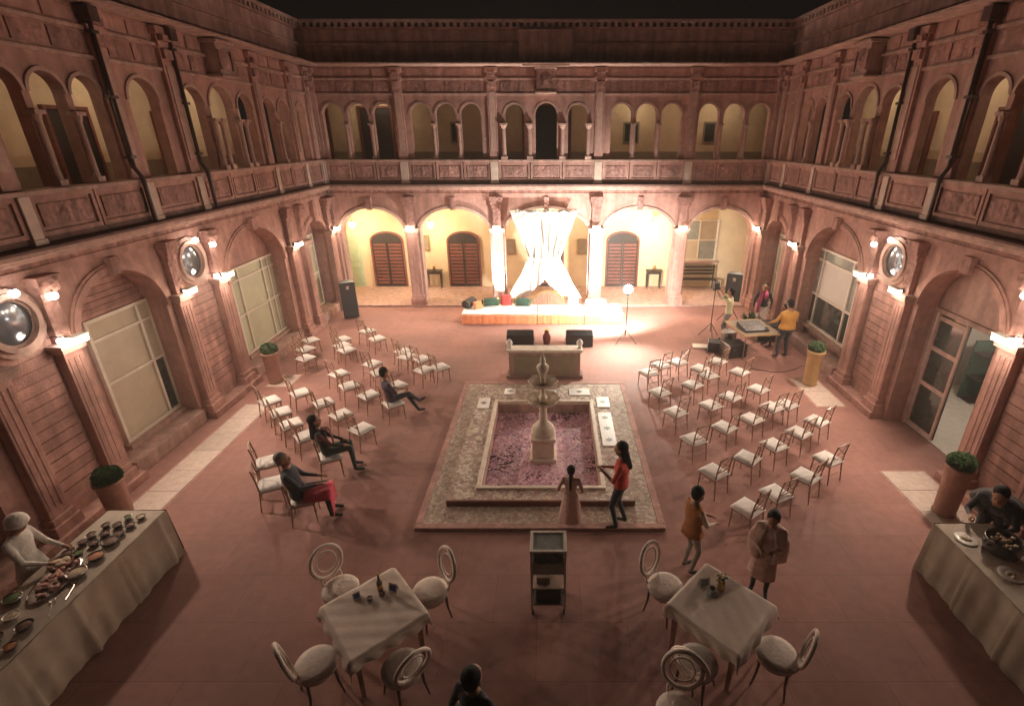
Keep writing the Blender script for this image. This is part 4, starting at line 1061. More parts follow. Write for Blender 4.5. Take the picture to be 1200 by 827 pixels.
put_chair(-3.42, 10.1, -48, 'wooden chair carrying the sitter with crossed dark legs', None, 1)
put_chair(-4.02, 8.05, -65, 'wooden chair carrying the long-haired sitter in dark clothes', None, 1)
put_chair(-3.98, 6.82, -72, 'wooden chair carrying the grey-haired sitter with crimson shawl', None, 1)

def round_chair():
    r = empty('round_chair', (0, 0, 0), 0, 'x', 'chair')
    b = MB(); b.lathe([(.205, .42), (.235, .43), (.24, .455), (.225, .482), (.16, .497), (.05, .503)], 0, 0, 24); b.build('seat', 'white_cane', r, smooth=True)
    b = MB(); b.lathe([(.19, .385), (.225, .39), (.225, .42), (.19, .42)], 0, 0, 20); b.build('seat_ring', 'white_cane', r)
    n = 28; P = [(.205 * math.cos(2 * math.pi * k / n), -.235 - .09 * ((math.sin(2 * math.pi * k / n) + 1) / 2), .75 + .225 * math.sin(2 * math.pi * k / n)) for k in range(n)]
    b = MB(); b.tube(P, .026, 8, closed=True); b.build('ring_back', 'white_cane', r, smooth=True)
    P = [(.13 * math.cos(2 * math.pi * k / n), -.24 - .085 * ((math.sin(2 * math.pi * k / n) * .65 + 1) / 2), .75 + .145 * math.sin(2 * math.pi * k / n)) for k in range(n)]
    b = MB(); b.tube(P, .011, 6, closed=True)
    b.build('inner_ring', 'white_cane', r, smooth=True)
    for sx in (-.1, .1):
        b = MB(); b.tube([(sx * 1.25, -.18, .41), (sx * 1.3, -.225, .50), (sx * 1.2, -.245, .575)], .016, 7); b.build('back_support', 'white_cane', r)
    for sx, sy in ((-.15, .15), (.15, .15), (-.15, -.15), (.15, -.15)):
        b = MB(); b.tube([(sx, sy, .39), (sx * 1.05, sy * 1.05, .2), (sx * 1.25, sy * 1.25, 0)], [.02, .015, .011], 7); b.build('leg', 'chair_leg_dark', r)
    return r
rc0 = round_chair(); fr_ = [True]
def put_round(x, y, fx, fy, label):
    o = rc0 if fr_[0] else copy_tree(rc0); fr_[0] = False
    o.location = (x, y, 0); o.rotation_euler = (0, 0, math.atan2(-(fx - x), fy - y)); tag(o, label, 'chair', 'white ring-backed chairs at the square tables')
TL, TR = (-1.95, 4.36), (2.26, 4.43)
put_round(-2.62, 4.94, *TL, 'white ring-backed chair with printed blue card corner of the table before it')
put_round(-1.42, 4.90, -1.9, 4.5, 'white ring-backed chair at the bottle table, on the side facing the glass trolley')
put_round(-2.50, 3.90, -2.1, 4.25, 'white ring-backed chair at the bottle table, on the side facing the food counter')
put_round(-1.50, 3.86, -1.8, 4.15, 'white ring-backed chair at the bottle table, its ring back over the seat')
put_round(1.72, 4.98, *TR, 'white ring-backed chair just behind the mustard-vested man')
put_round(1.86, 3.92, 2.15, 4.3, 'white ring-backed chair turned to show its round back, at the flower table')
put_round(2.82, 4.02, 2.4, 4.3, 'white ring-backed chair at the flower table near the striped-shawl woman')
put_round(1.52, 3.36, 1.3, 2.6, 'white ring-backed chair standing apart from the flower table, facing away')

# ------------------------------------------------------------------ square tables
def square_table(c, rz, label, side=.92):
    r = empty('square_table', (c[0], c[1], 0), rz, label, 'table')
    h = side / 2
    b = MB(); b.box(-h, h, -h, h, .715, .745); b.build('table_top', 'chair_wood', r, bevel=.006)
    b = MB(); b.box(-h + .06, h - .06, -h + .06, h - .06, .64, .714); b.build('apron', 'chair_wood', r)
    for sx in (-1, 1):
        for sy in (-1, 1): MB().frustum(sx * (h - .08), sy * (h - .08), 0, .64, .02, .02, .03, .03).build('leg', 'chair_wood', r)
def table_cloth(c, rz, label, side=.93, over=.13):
    N = 44; H = side / 2 + over; s = side / 2 + .006; b = MB(); vs = []; fs = []
    for j in range(N + 1):
        for i in range(N + 1):
            a, e = -H + 2 * H * i / N, -H + 2 * H * j / N
            dx, dy = max(abs(a) - s, 0), max(abs(e) - s, 0); d = math.hypot(dx, dy)
            ca, ce = max(-s, min(s, a)), max(-s, min(s, e))
            z = .7495
            if d > 0:
                th = math.atan2(dy, dx); fold = .018 * math.sin(7 * (a + e) * 3 + a * 5) * min(1, d / .1)
                fl = .016 + .20 * d + fold
                ca += math.copysign(fl * math.cos(th), a) if dx else 0.10 * fold
                ce += math.copysign(fl * math.sin(th), e) if dy else 0.10 * fold
                z -= d * .96 + .9 * min(dx, dy)
            else: z += .003 * math.sin(a * 9 + e * 4) * math.sin(e * 8) + .0025 * abs(math.sin(a * 3.4 + .3)) + .0018 * math.sin(a * 23 + e * 31)
            vs.append((ca, ce, z))
    for j in range(N):
        for i in range(N): fs.append((j * (N + 1) + i, j * (N + 1) + i + 1, (j + 1) * (N + 1) + i + 1, (j + 1) * (N + 1) + i))
    b.add(vs, fs); o = b.build('tablecloth', 'linen', None, smooth=True); o.location = (c[0], c[1], 0); o.rotation_euler = (0, 0, rz)
    tag(o, label, 'tablecloth')
square_table(TL, R(41), 'square wooden table under the cloth with bottle and blue cards'); table_cloth(TL, R(41), 'white tablecloth carrying the brown bottle and blue cards, corners hanging')
square_table(TR, R(-46), 'square wooden table under the cloth with yellow flowers'); table_cloth(TR, R(-46), 'white tablecloth carrying the yellow flower vase, corners hanging')
Z = .752
bt = empty('bottle', (-1.96, 4.66, Z), 0, 'slim brown bottle standing on the table with blue cards', 'bottle')
b = MB(); b.lathe([(.032, 0), (.035, .01), (.035, .13), (.014, .18), (.013, .25), (.016, .255)], 0, 0, 14); b.build('body', 'bottle_brown', bt, smooth=True)
b = MB(); b.lathe([(.0355, .04), (.0355, .10)], 0, 0, 14, cap=False); b.build('paper_band', 'flower_yellow', bt)
b = MB(); b.lathe([(.017, .25), (.017, .275)], 0, 0, 10); b.build('cap', 'brass', bt)
for dx, dy, m, l in ((-.08, -.16, 'ceramic_dark', 'small dark salt bowl beside the brown bottle'), (.05, -.09, 'bottle_brown', 'little brown cruet in front of the brown bottle')):
    b = MB(); b.lathe([(.02, 0), (.035, .015), (.04, .045), (.034, .043), (.015, .02)], 0, 0, 14)
    e = empty('condiment_bowl', (-1.96 + dx, 4.66 + dy, Z), 0, l, 'bowl'); b.build('bowl_body', m, e, smooth=True)
    b = MB(); b.lathe([(.032, .036), (.02, .042), (.004, .044)], 0, 0, 10); b.build('contents', 'food_brown', e)
def card(x, y, rz, m, label, w=.06, L=.11):
    e = empty('table_card', (x, y, Z), rz, label, 'card')
    b = MB(); b.add([(-w, -.03, 0), (w, -.03, 0), (w, 0, L), (-w, 0, L), (-w, .03, 0), (w, .03, 0)], [(0, 1, 2, 3), (3, 2, 5, 4)]); b.build('folded_card', 'ceramic_white', e)
    b = MB(); b.add([(-w * .7, -.0275, .012), (w * .7, -.0275, .012), (w * .7, -.0065, L * .8), (-w * .7, -.0065, L * .8)], [(0, 1, 2, 3)]); b.build('print', m, e)
card(-1.79, 4.66, R(-15), 'blue_print', 'small tent card with blue print on the bottle table, by the bottle')
card(-2.22, 4.55, R(30), 'blue_print', 'small tent card with blue print at the edge beside the round chair', .045, .08)
card(2.13, 4.74, R(10), 'clear_glass', 'grey-blue tent card on the flower table', .07, .12)
fv = empty('flower_vase', (2.32, 4.66, Z), 0, 'small vase of yellow and white flowers on the square table', 'vase')
b = MB(); b.lathe([(.035, 0), (.05, .03), (.05, .09), (.032, .13), (.04, .15)], 0, 0, 14); b.build('vase_body', 'brass', fv, smooth=True)
for m, nm, c0 in (('flower_yellow', 'yellow_blooms', 0), ('flower_white', 'white_blooms', 1), ('leaf', 'leaves', 2)):
    b = MB()
    for k in range(16):
        a = random.uniform(0, 6.28); q = random.uniform(.01, .075); z = .17 + random.uniform(0, .08) - q * .5
        b.ball((q * math.cos(a), q * math.sin(a), z), .018, .018, .013, 6, 4)
    b.build(nm, m, fv)
b = MB(); b.lathe([(.045, 0), (.06, .006), (.028, .01), (.025, .06), (.04, .10), (.037, .10), (.02, .05)], 0, 0, 14); e = empty('water_glass', (2.19, 4.60, Z), 0, 'short water glass standing next to the flower vase', 'glass'); b.build('glass_body', 'clear_glass', e, smooth=True)

# ------------------------------------------------------------------ glass-fronted trolley
tr = empty('serving_trolley', (.15, 5.10, 0), 0, 'narrow metal-framed glass trolley standing alone before the mosaic platform', 'trolley')
for sx in (-.22, .22):
    for sy in (-.17, .17): MB().box(sx - .013, sx + .013, sy - .013, sy + .013, .08, 1.10).build('post', 'white_paint', tr)
for z, m, nm in ((.14, 'metal', 'shelf'), (.44, 'post_stone', 'shelf'), (.70, 'white_paint', 'shelf')): MB().box(-.206, .206, -.156, .156, z, z + .02).build(nm, m, tr)
b = MB(); ringbox(b, -.24, .24, -.19, .19, -.2, .2, -.15, .15, 1.10, 1.13); b.build('top_frame', 'white_paint', tr, bevel=.004)
MB().box(-.198, .198, -.148, .148, 1.105, 1.115).build('top_glass', 'clear_glass', tr)
MB().box(-.206, .206, .157, .165, .72, 1.09).build('back_glass', 'clear_glass', tr)
MB().box(-.206, .206, -.165, -.157, .72, .90).build('front_glass', 'clear_glass', tr)
for sx in (-1, 1): MB().box(sx * .219 - .004, sx * .219 + .004, -.15, .15, .72, 1.09).build('side_glass', 'clear_glass', tr)
for sx in (-.21, .21):
    for sy in (-.16, .16):
        b = MB(T=lambda x, y, z, sx=sx, sy=sy: (sx + z, sy + x, .04 + y)); b.lathe([(.04, -.013), (.04, .013)], 0, 0, 12); b.build('castor', 'black_plastic', tr)
for k in range(9): b = MB(); b.lathe([(.025, .72), (.03, .79), (.028, .79)], -.15 + .15 * (k % 3), -.1 + .1 * (k // 3), 10); b.build('cup', 'ceramic_white', tr)
b = MB(); b.box(-.17, .17, -.12, .12, .161, .38); b.build('storage_box', 'black_plastic', tr, bevel=.01)
b = MB(); b.box(-.16, .02, -.1, .1, .461, .58); b.build('storage_box', 'dado', tr, bevel=.01)

# ------------------------------------------------------------------ buffet counters
def counter(x0, x1, y0, y1, label, side):
    r = empty('buffet_counter', ((x0 + x1) / 2, (y0 + y1) / 2, 0), 0, label, 'table')
    hx, hy = (x1 - x0) / 2, (y1 - y0) / 2
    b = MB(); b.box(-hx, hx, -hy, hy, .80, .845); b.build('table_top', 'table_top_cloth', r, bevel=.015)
    for sx in (-1, 1):
        for sy in (-1, 1): MB().box(sx * (hx - .08) - .025, sx * (hx - .08) + .025, sy * (hy - .1) - .025, sy * (hy - .1) + .025, 0, .8).build('leg', 'dark_metal', r)
    def skirt(p0, p1, nm):
        d = Vector((p1[0] - p0[0], p1[1] - p0[1], 0)); L = d.length; d /= L; nrm = Vector((d.y, -d.x, 0)); n = int(L / .035); b = MB(); vs = []
        for k in range(n + 1):
            s = L * k / n; pl = .010 * math.sin(s * 9.0) + .008 * math.sin(s * 23 + 1) + (.022 if (s % .72) < .05 else 0)
            for q in range(5):
                t = q / 4; p = Vector((p0[0], p0[1], 0)) + d * s + nrm * (.012 + pl * (.35 + t) + .035 * t)
                vs.append((p.x, p.y, .842 - .832 * t))
        b.add(vs, [(k * 5 + q, k * 5 + q + 1, k * 5 + q + 6, k * 5 + q + 5) for k in range(n) for q in range(4)])
        b.build(nm, 'skirt_cloth', r, smooth=True)
    c = [(-hx, -hy), (hx, -hy), (hx, hy), (-hx, hy)]
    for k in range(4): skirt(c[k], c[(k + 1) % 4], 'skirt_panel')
counter(-6.45, -5.60, 2.2, 6.02, 'long cloth-skirted food counter crowded with bowls and platters', -1)
counter(5.74, 6.55, 2.2, 5.74, 'long cloth-skirted counter holding the black cooking pot', 1)
ZC = .846
def dish(x, y, r, h, m, fm, label, group=None, rim=None):
    e = empty('serving_bowl', (x, y, ZC), 0, label, 'bowl', group)
    b = MB(); b.lathe([(r * .55, 0), (r * .82, h * .45), (r, h), (r * .93, h), (r * .72, h * .42), (r * .3, h * .2)], 0, 0, 18); b.build('bowl_body', m, e, smooth=True)
    b = MB(); n = 14; vs = [(0, 0, h * 1.02)] ; fs = []
    for i, (rr, zz) in enumerate(((.45, .95), (.86, .74))):
        for k in range(n): a = 6.283 * k / n; vs.append((r * rr * math.cos(a), r * rr * math.sin(a), h * zz + random.uniform(-.004, .006)))
    for k in range(n): fs += [(0, 1 + k, 1 + (k + 1) % n), (1 + k, 1 + n + k, 1 + n + (k + 1) % n, 1 + (k + 1) % n)]
    b.add(vs, fs); b.build('food', fm, e, smooth=True)
gb = 'little dark condiment bowls at the counter end'
k = 0
for i in range(5):
    for j in range(3):
        if (i, j) in ((4, 0), (0, 2)): continue
        dish(-6.28 + .17 * j + random.uniform(-.02, .02) + .03 * i, 5.15 + .17 * i + random.uniform(-.02, .02), random.uniform(.055, .075), .05, 'ceramic_dark' if random.random() < .7 else 'steel', random.choice(('food_brown', 'food_brown', 'food_green', 'food_pale')), 'little condiment bowl in the cluster at the counter end near the planter', gb)
for (x, y, r, m, f, l) in ((-5.86, 5.35, .10, 'ceramic_dark', 'food_brown', 'dark bowl of brown curry just below the condiment cluster'),
                           (-5.84, 5.08, .10, 'ceramic_dark', 'food_orange', 'dark bowl of orange curry between the curry bowl and steel pot'),
                           (-5.85, 4.80, .11, 'steel', 'food_pale', 'shiny steel pot of pale rice beside the big platter'),
                           (-6.30, 4.42, .10, 'steel', 'food_green', 'steel bowl of green salad on the cook side of the platter'),
                           (-5.80, 4.05, .09, 'ceramic_dark', 'food_brown', 'dark bowl of brown dal below the big platter'),
                           (-5.98, 3.88, .09, 'ceramic_dark', 'food_brown', 'dark bowl of lentils next to the bowl of dal'),
                           (-6.28, 3.95, .15, 'terracotta', 'food_orange', 'wide clay bowl of orange sweets on the food counter'),
                           (-5.82, 3.52, .11, 'ceramic_dark', 'food_brown', 'large black bowl of brown gravy near the clay bowl'),
                           (-6.05, 3.45, .12, 'ceramic_dark', 'food_green', 'large black bowl of greens near the clay bowl'),
                           (-6.30, 3.50, .10, 'ceramic_white', 'food_pale', 'white bowl of pale pudding behind the bowl of greens'),
                           (-6.08, 4.18, .08, 'ceramic_white', 'food_pale', 'small white bowl of curd between platter and clay bowl'),
                           (-5.72, 3.80, .07, 'ceramic_dark', 'food_orange', 'small dark bowl of orange pickle at the counter edge')):
    dish(x, y, r, r * .6, m, f, l)
pl = empty('platter', (-6.05, 4.72, ZC), R(8), 'long oval steel platter heaped with pink meats', 'platter')
b = MB(); b.lathe([(.24, 0), (.30, .02), (.31, .03), (.27, .022), (.1, .012)], 0, 0, 28, .62, 1.25); b.build('tray', 'steel', pl, smooth=True)
b = MB()
for k_ in range(46):
    a = random.uniform(0, 6.28); q = random.uniform(0, .23) ; b.ball((q * .6 * math.cos(a), q * 1.25 * math.sin(a), .035 + .03 * (1 - q / .25) + random.uniform(0, .015)), random.uniform(.02, .04), random.uniform(.02, .04), .015, 7, 5)
tag(b.build('food_pieces', 'food_pink', pl, smooth=True), kind='stuff')
for (x, y, rz, l) in ((-5.72, 4.55, 20, 'steel serving ladle lying at the platter edge'), (-5.74, 4.30, 35, 'steel serving spoon lying below the ladle')):
    e = empty('ladle', (x, y, ZC), R(rz), l, 'spoon')
    b = MB(); b.tube([(0, -.14, .012), (0, .05, .014), (0, .10, .02)], .007, 6); b.build('handle', 'steel', e)
    b = MB(); b.lathe([(.012, .003), (.03, .012), (.035, .022), (.026, .015)], 0, .13, 12); b.build('scoop', 'steel', e, smooth=True)
b = MB()
e = empty('bread_basket', (-6.22, 4.98, ZC), 0, 'shallow basket of pale bread behind the condiment bowls', 'basket')
b.lathe([(.10, 0), (.14, .05), (.13, .05), (.09, .01)], 0, 0, 16); b.build('basket_body', 'chair_wood', e)
b = MB()
for k_ in range(9): b.ball((random.uniform(-.07, .07), random.uniform(-.07, .07), .045 + random.uniform(0, .02)), .05, .04, .018, 8, 5)
b.build('bread', 'food_pale', e, smooth=True)
def plates(x, y, n, label):
    e = empty('plate_stack', (x, y, ZC), 0, label, 'plates')
    for k_ in range(n):
        b = MB(); b.lathe([(.07, .012 * k_), (.12, .012 * k_ + .012), (.118, .012 * k_ + .014), (.06, .012 * k_ + .006)], 0, 0, 20); b.build('plate', 'ceramic_white', e, smooth=True)
plates(-6.28, 5.92 - .28, 3, 'low stack of white plates at the far corner of the food counter') if False else None
# black pot and the right counter
cp = empty('cooking_pot', (6.24, 5.20, ZC), 0, 'round black cooking pot with steaming food on the counter', 'pot')
b = MB(); b.lathe([(.14, 0), (.20, .03), (.225, .12), (.21, .20), (.225, .215), (.21, .215), (.19, .19), (.19, .1)], 0, 0, 24); b.build('pot_body', 'ceramic_dark', cp, smooth=True)
for sg in (-1, 1):
    b = MB(); b.tube([(sg * .21, -.05, .16), (sg * .26, -.04, .17), (sg * .26, .04, .17), (sg * .21, .05, .16)], .011, 6); b.build('handle', 'dark_metal', cp)
b = MB()
for k_ in range(24):
    a = random.uniform(0, 6.28); q = random.uniform(0, .16); b.ball((q * math.cos(a), q * math.sin(a), .17 + random.uniform(0, .03)), .03, .03, .018, 7, 5)
tag(b.build('food_pieces', 'food_pale', cp, smooth=True), kind='stuff')
def plate_one(x, y, m, label):
    e = empty('plate', (x, y, ZC), 0, label, 'plate')
    b = MB(); b.lathe([(.08, 0), (.14, .014), (.138, .017), (.07, .006)], 0, 0, 24); b.build('rim', 'ceramic_white', e, smooth=True)
    b = MB()
    for k_ in range(7): b.ball((random.uniform(-.05, .05), random.uniform(-.05, .05), .016), .03, .025, .012, 7, 5)
    b.build('food', m, e, smooth=True)
plate_one(6.05, 4.80, 'food_pale', 'white plate of pale bread beside the black pot'); plate_one(6.33, 4.72, 'food_pink', 'white plate of pink food beside the black pot'); plate_one(5.95, 5.42, 'food_pale', 'white plate at the counter corner past the black pot')

# ------------------------------------------------------------------ planters with clipped domes
def planter(x, y, m, h, label):
    r = empty('planter', (x, y, 0), 0, label, 'planter')
    b = MB(); b.lathe([(.17, .014), (.18, .03), (.165, .08), (.19, h - .1), (.215, h - .06), (.215, h - .005), (.17, h - .02)], 0, 0, 22); b.build('pot', m, r, smooth=True)
    b = MB(); b.lathe([(.17, h - .05), (.01, h - .045)], 0, 0, 14); b.build('soil', 'soil', r)
    b = MB()
    for k_ in range(2600):
        u, v = random.random(), random.random(); th = 6.283 * u; ph = math.asin(-.35 + v * 1.35); q = .205 * (random.random() ** .3)
        q *= 1 + .07 * math.sin(th * 3 + x) * math.cos(ph)
        c = Vector((q * math.cos(ph) * math.cos(th), q * math.cos(ph) * math.sin(th), h + .055 + q * .85 * math.sin(ph)))
        d1 = Vector((random.gauss(0, 1), random.gauss(0, 1), random.gauss(0, 1))).normalized(); d2 = d1.orthogonal().normalized(); L = random.uniform(.016, .03)
        b.add([tuple(c - d1 * L), tuple(c + d2 * L * .55), tuple(c + d1 * L), tuple(c - d2 * L * .55)], [(0, 1, 2, 3)])
    tag(b.build('foliage', 'leaf', r), kind='stuff')
planter(-7.05, 6.75, 'terracotta', .85, 'terracotta planter with clipped green dome by the food counter')
planter(-7.1, 11.98, 'terracotta', .88, 'terracotta planter with clipped green dome by the green-curtained window')
planter(6.95, 11.86, 'yellow_pot', .98, 'yellow planter with clipped green dome near the man in yellow')
planter(6.98, 6.95, 'terracotta', .98, 'terracotta planter with clipped green dome beside the open doorway')

# ------------------------------------------------------------------ sound desk corner
dk = empty('mixing_table', (6.15, 14.1, 0), R(8), 'folding table carrying the mixing console, beside the man in yellow', 'table')
MB().box(-.55, .55, -.65, .65, .74, .77).build('table_top', 'dado', dk, bevel=.006)
b = MB(); ringbox(b, -.56, .56, -.66, .66, -.55, .55, -.65, .65, .73, .775); b.build('edge_trim', 'yellow_pot', dk)
for sx in (-.48, .48):
    for sy in (-.56, .56): b = MB(); b.tube([(sx, sy, .74), (sx, sy, 0)], .018, 7); b.build('leg', 'metal', dk)
mc = empty('mixing_console', (6.1, 13.95, .776), R(8), 'dark mixing console with rows of faders on the folding table', 'mixer')
b = MB(); b.add([(-.36, -.3, 0), (.36, -.3, 0), (.36, .3, 0), (-.36, .3, 0), (-.36, -.3, .05), (.36, -.3, .05), (.36, .3, .14), (-.36, .3, .14)], [(3, 2, 1, 0), (4, 5, 6, 7), (0, 1, 5, 4), (1, 2, 6, 5), (2, 3, 7, 6), (3, 0, 4, 7)]); b.build('chassis', 'black_plastic', mc, bevel=.008)
b = MB()
for i in range(16):
    x = -.32 + .64 * i / 15
    for y in (.05, .12, .19): z = .05 + .09 * (y + .3) / .6; b.lathe([(.009, z), (.008, z + .018)], x, y, 6)
    y = -.18 + .12 * random.random(); z = .05 + .09 * (y + .3) / .6; b.box(x - .008, x + .008, y - .014, y + .014, z, z + .02)
b.build('knobs', 'ceramic_white', mc)
for (x, y, sx, sy, h, m, rz, l) in ((5.55, 13.75, .30, .24, .42, 'black_plastic', 12, 'black flight case on the floor before the mixing table'), (5.15, 14.15, .22, .2, .30, 'grille', -18, 'small dark amplifier box on the floor by the white case'), (6.95, 15.1, .3, .25, .55, 'black_plastic', 5, 'tall black equipment rack behind the mixing table')):
    e = empty('equipment_case', (x, y, 0), R(rz), l, 'case')
    MB().box(-sx, sx, -sy, sy, .02, h).build('case_body', m, e, bevel=.012)
    for q in (-1, 1):
        MB().box(q * sx - .012, q * sx + .012, -sy - .004, sy + .004, .02, h + .006).build('edge_trim', 'metal', e)
        MB().box(-.07, .07, q * sy - .01 + q * .005, q * sy + .01 + q * .005, h * .55, h * .7).build('handle', 'dark_metal', e)
    for q in ((-1, -1), (1, -1), (-1, 1), (1, 1)): MB().box(q[0] * (sx - .04) - .02, q[0] * (sx - .04) + .02, q[1] * (sy - .04) - .02, q[1] * (sy - .04) + .02, 0, .021).build('foot', 'black_plastic', e)
e = empty('white_case', (4.95, 14.35, 0), R(-10), 'flat white board lying on the floor beside the equipment', 'board')
MB().box(-.42, .42, -.16, .16, .004, .05).build('board_body', 'white_paint', e, bevel=.01); MB().box(-.06, .06, -.19, -.16, .01, .04).build('handle', 'dark_metal', e)
# drum beside the desk
dm = empty('drum', (5.62, 14.45, 0), 0, 'grey floor drum with pale skin next to the mixing table', 'drum')
b = MB(); b.lathe([(.22, .12), (.23, .14), (.23, .48), (.22, .5)], 0, 0, 22); b.build('shell', 'metal', dm, smooth=False)
b = MB(); b.lathe([(.215, .5), (.01, .506)], 0, 0, 22); b.build('skin_head', 'ceramic_white', dm)
for k_ in range(3):
    a = R(120 * k_); b = MB(); b.tube([(.23 * math.cos(a), .23 * math.sin(a), .4), (.27 * math.cos(a), .27 * math.sin(a), 0)], .01, 6); b.build('leg', 'steel', dm)
for i in range(2):
    b = MB(); P = []; x, y = (5.3 + .5 * i, 13.5 - .4 * i); a = random.uniform(0, 6)
    for k_ in range(26):
        a += random.uniform(-.5, .55); x += .075 * math.cos(a) + .012; y += .06 * math.sin(a); P.append((x, y, .012))
    tag(b.tube(P, .009, 5).build('cable', 'cable', None, smooth=True), ('black cable snaking over the floor before the flight case', 'black cable snaking over the floor below the mixing table')[i], 'cable')
# light stand with camera head near the white-shirted man
ls = empty('camera_stand', (5.28, 15.2, 0), 0, 'tall thin stand with a dark video camera on top', 'stand')
b = MB(); b.tube([(0, 0, .2), (0, 0, 1.62)], .014, 7); b.build('pole', 'dark_metal', ls)
for k_ in range(3):
    a = R(30 + 120 * k_); b = MB(); b.tube([(0, 0, .5), (.36 * math.cos(a), .36 * math.sin(a), .01)], .011, 6); b.build('leg', 'dark_metal', ls)
b = MB(); b.box(-.08, .08, -.14, .14, 1.63, 1.82); b.build('camera_body', 'black_plastic', ls, bevel=.015)
b = MB(T=lambda x, y, z: (x, -z, 1.72 + y)); b.lathe([(.05, .14), (.055, .24), (.06, .28)], 0, 0, 14); b.build('lens', 'black_plastic', ls, smooth=True)
b = MB(); b.tube([(.06, -.1, 1.82), (.06, -.08, 1.88), (.06, .08, 1.88), (.06, .1, 1.82)], .012, 6); b.build('handle', 'black_plastic', ls)
# potted plant beside the pink-scarfed person
pp = empty('potted_plant', (6.72, 15.75, 0), 0, 'leafy potted plant between the loudspeaker and pink-scarfed person', 'plant')
b = MB(); b.lathe([(.14, 0), (.2, .3), (.21, .32), (.18, .31)], 0, 0, 16); b.build('pot', 'red_case', pp, smooth=True)
b = MB()
for k_ in range(90):
    a = random.uniform(0, 6.28); L = random.uniform(.3, .55); up = random.uniform(.35, .9); w = .03
    p0 = Vector((.04 * math.cos(a), .04 * math.sin(a), .3)); d = Vector((math.cos(a) * (1 - up * .6), math.sin(a) * (1 - up * .6), up)); s = Vector((-math.sin(a), math.cos(a), 0)) * w
    p1 = p0 + d * L * .6; p2 = p0 + d * L + Vector((0, 0, -.12)) * (1 - up)
    b.add([tuple(p0), tuple(p1 + s), tuple(p2), tuple(p1 - s)], [(0, 1, 2), (0, 2, 3)])
tag(b.build('foliage', 'leaf', pp), kind='stuff')
# things in the room behind the doorway
rl = empty('pendant_lamp', (9.6, 9.6, 2.75), 0, 'small pendant lamp lighting the room behind the open doorway', 'lamp')
b = MB(); b.tube([(0, 0, .06), (0, 0, .45)], .008, 6); b.build('cord', 'dark_metal', rl)
b = MB(); b.lathe([(.03, .06), (.10, .0), (.12, -.06), (.08, -.12), (.02, -.14)], 0, 0, 14); b.build('shade', 'lantern_glow', rl, smooth=True)
light('pendant_light', 'POINT', (0, 0, -.24), 55, (1, .88, .76), .1, rl)
sh = empty('display_shelf', (11.2, 10.9, .02), 0, 'dark shelf with blue and red boards inside the open doorway', 'shelf')
MB().box(-.9, .9, .2, .26, 0, 1.5).build('back_board', 'green_cloth', sh)
for z in (.02, .6, 1.2): MB().box(-.9, .9, -.15, .2, z, z + .04).build('shelf_board', 'dark_wood', sh)
MB().box(-1.9, -1.4, .22, .26, 1.1, 1.7).build('notice_board', 'blue_poster', sh); MB().box(-1.9, -1.4, .22, .26, .3, .9).build('notice_board', 'red_case', sh)

# ------------------------------------------------------------------ people
def ik(a, b, l1, l2, hint):
    a, b, hint = Vector(a), Vector(b), Vector(hint); d = b - a; D = d.length
    if D > (l1 + l2) * .995: b = a + d * ((l1 + l2) * .995 / D); d = b - a; D = d.length
    x = (l1 * l1 - l2 * l2 + D * D) / (2 * D); h = math.sqrt(max(0, l1 * l1 - x * x)); dn = d / D
    hn = hint - dn * hint.dot(dn); hn = hn.normalized() if hn.length > 1e-5 else dn.orthogonal().normalized()
    return a + dn * x + hn * h, b
def remesh(mb, voxel):
    me = bpy.data.meshes.new('tmp'); me.from_pydata(mb.v, [], mb.f); me.update()
    o = bpy.data.objects.new('tmp', me); col.objects.link(o)
    m = o.modifiers.new('r', 'REMESH'); m.mode = 'VOXEL'; m.voxel_size = voxel
    s = o.modifiers.new('s', 'SMOOTH'); s.factor = .5; s.iterations = 3
    dg = bpy.context.evaluated_depsgraph_get(); dg.update()
    ev = o.evaluated_get(dg); out = bpy.data.meshes.new_from_object(ev)
    bpy.data.objects.remove(o); bpy.data.meshes.remove(me); return out
def cap(mb, a, b, ra, rb, n=12):
    a, b = Vector(a), Vector(b); d = (b - a); L = d.length or 1e-4; d /= L
    P = []; Rr = []
    for t in (-1, -.7, -.3): P.append(a + d * ra * t); Rr.append(max(.002, ra * math.sqrt(1 - t * t)))
    P.append(a); Rr.append(ra); P.append(b); Rr.append(rb)
    for t in (.3, .7, 1): P.append(b + d * rb * t); Rr.append(max(.002, rb * math.sqrt(max(0, 1 - t * t))))
    mb.tube([tuple(p) for p in P], Rr, n)

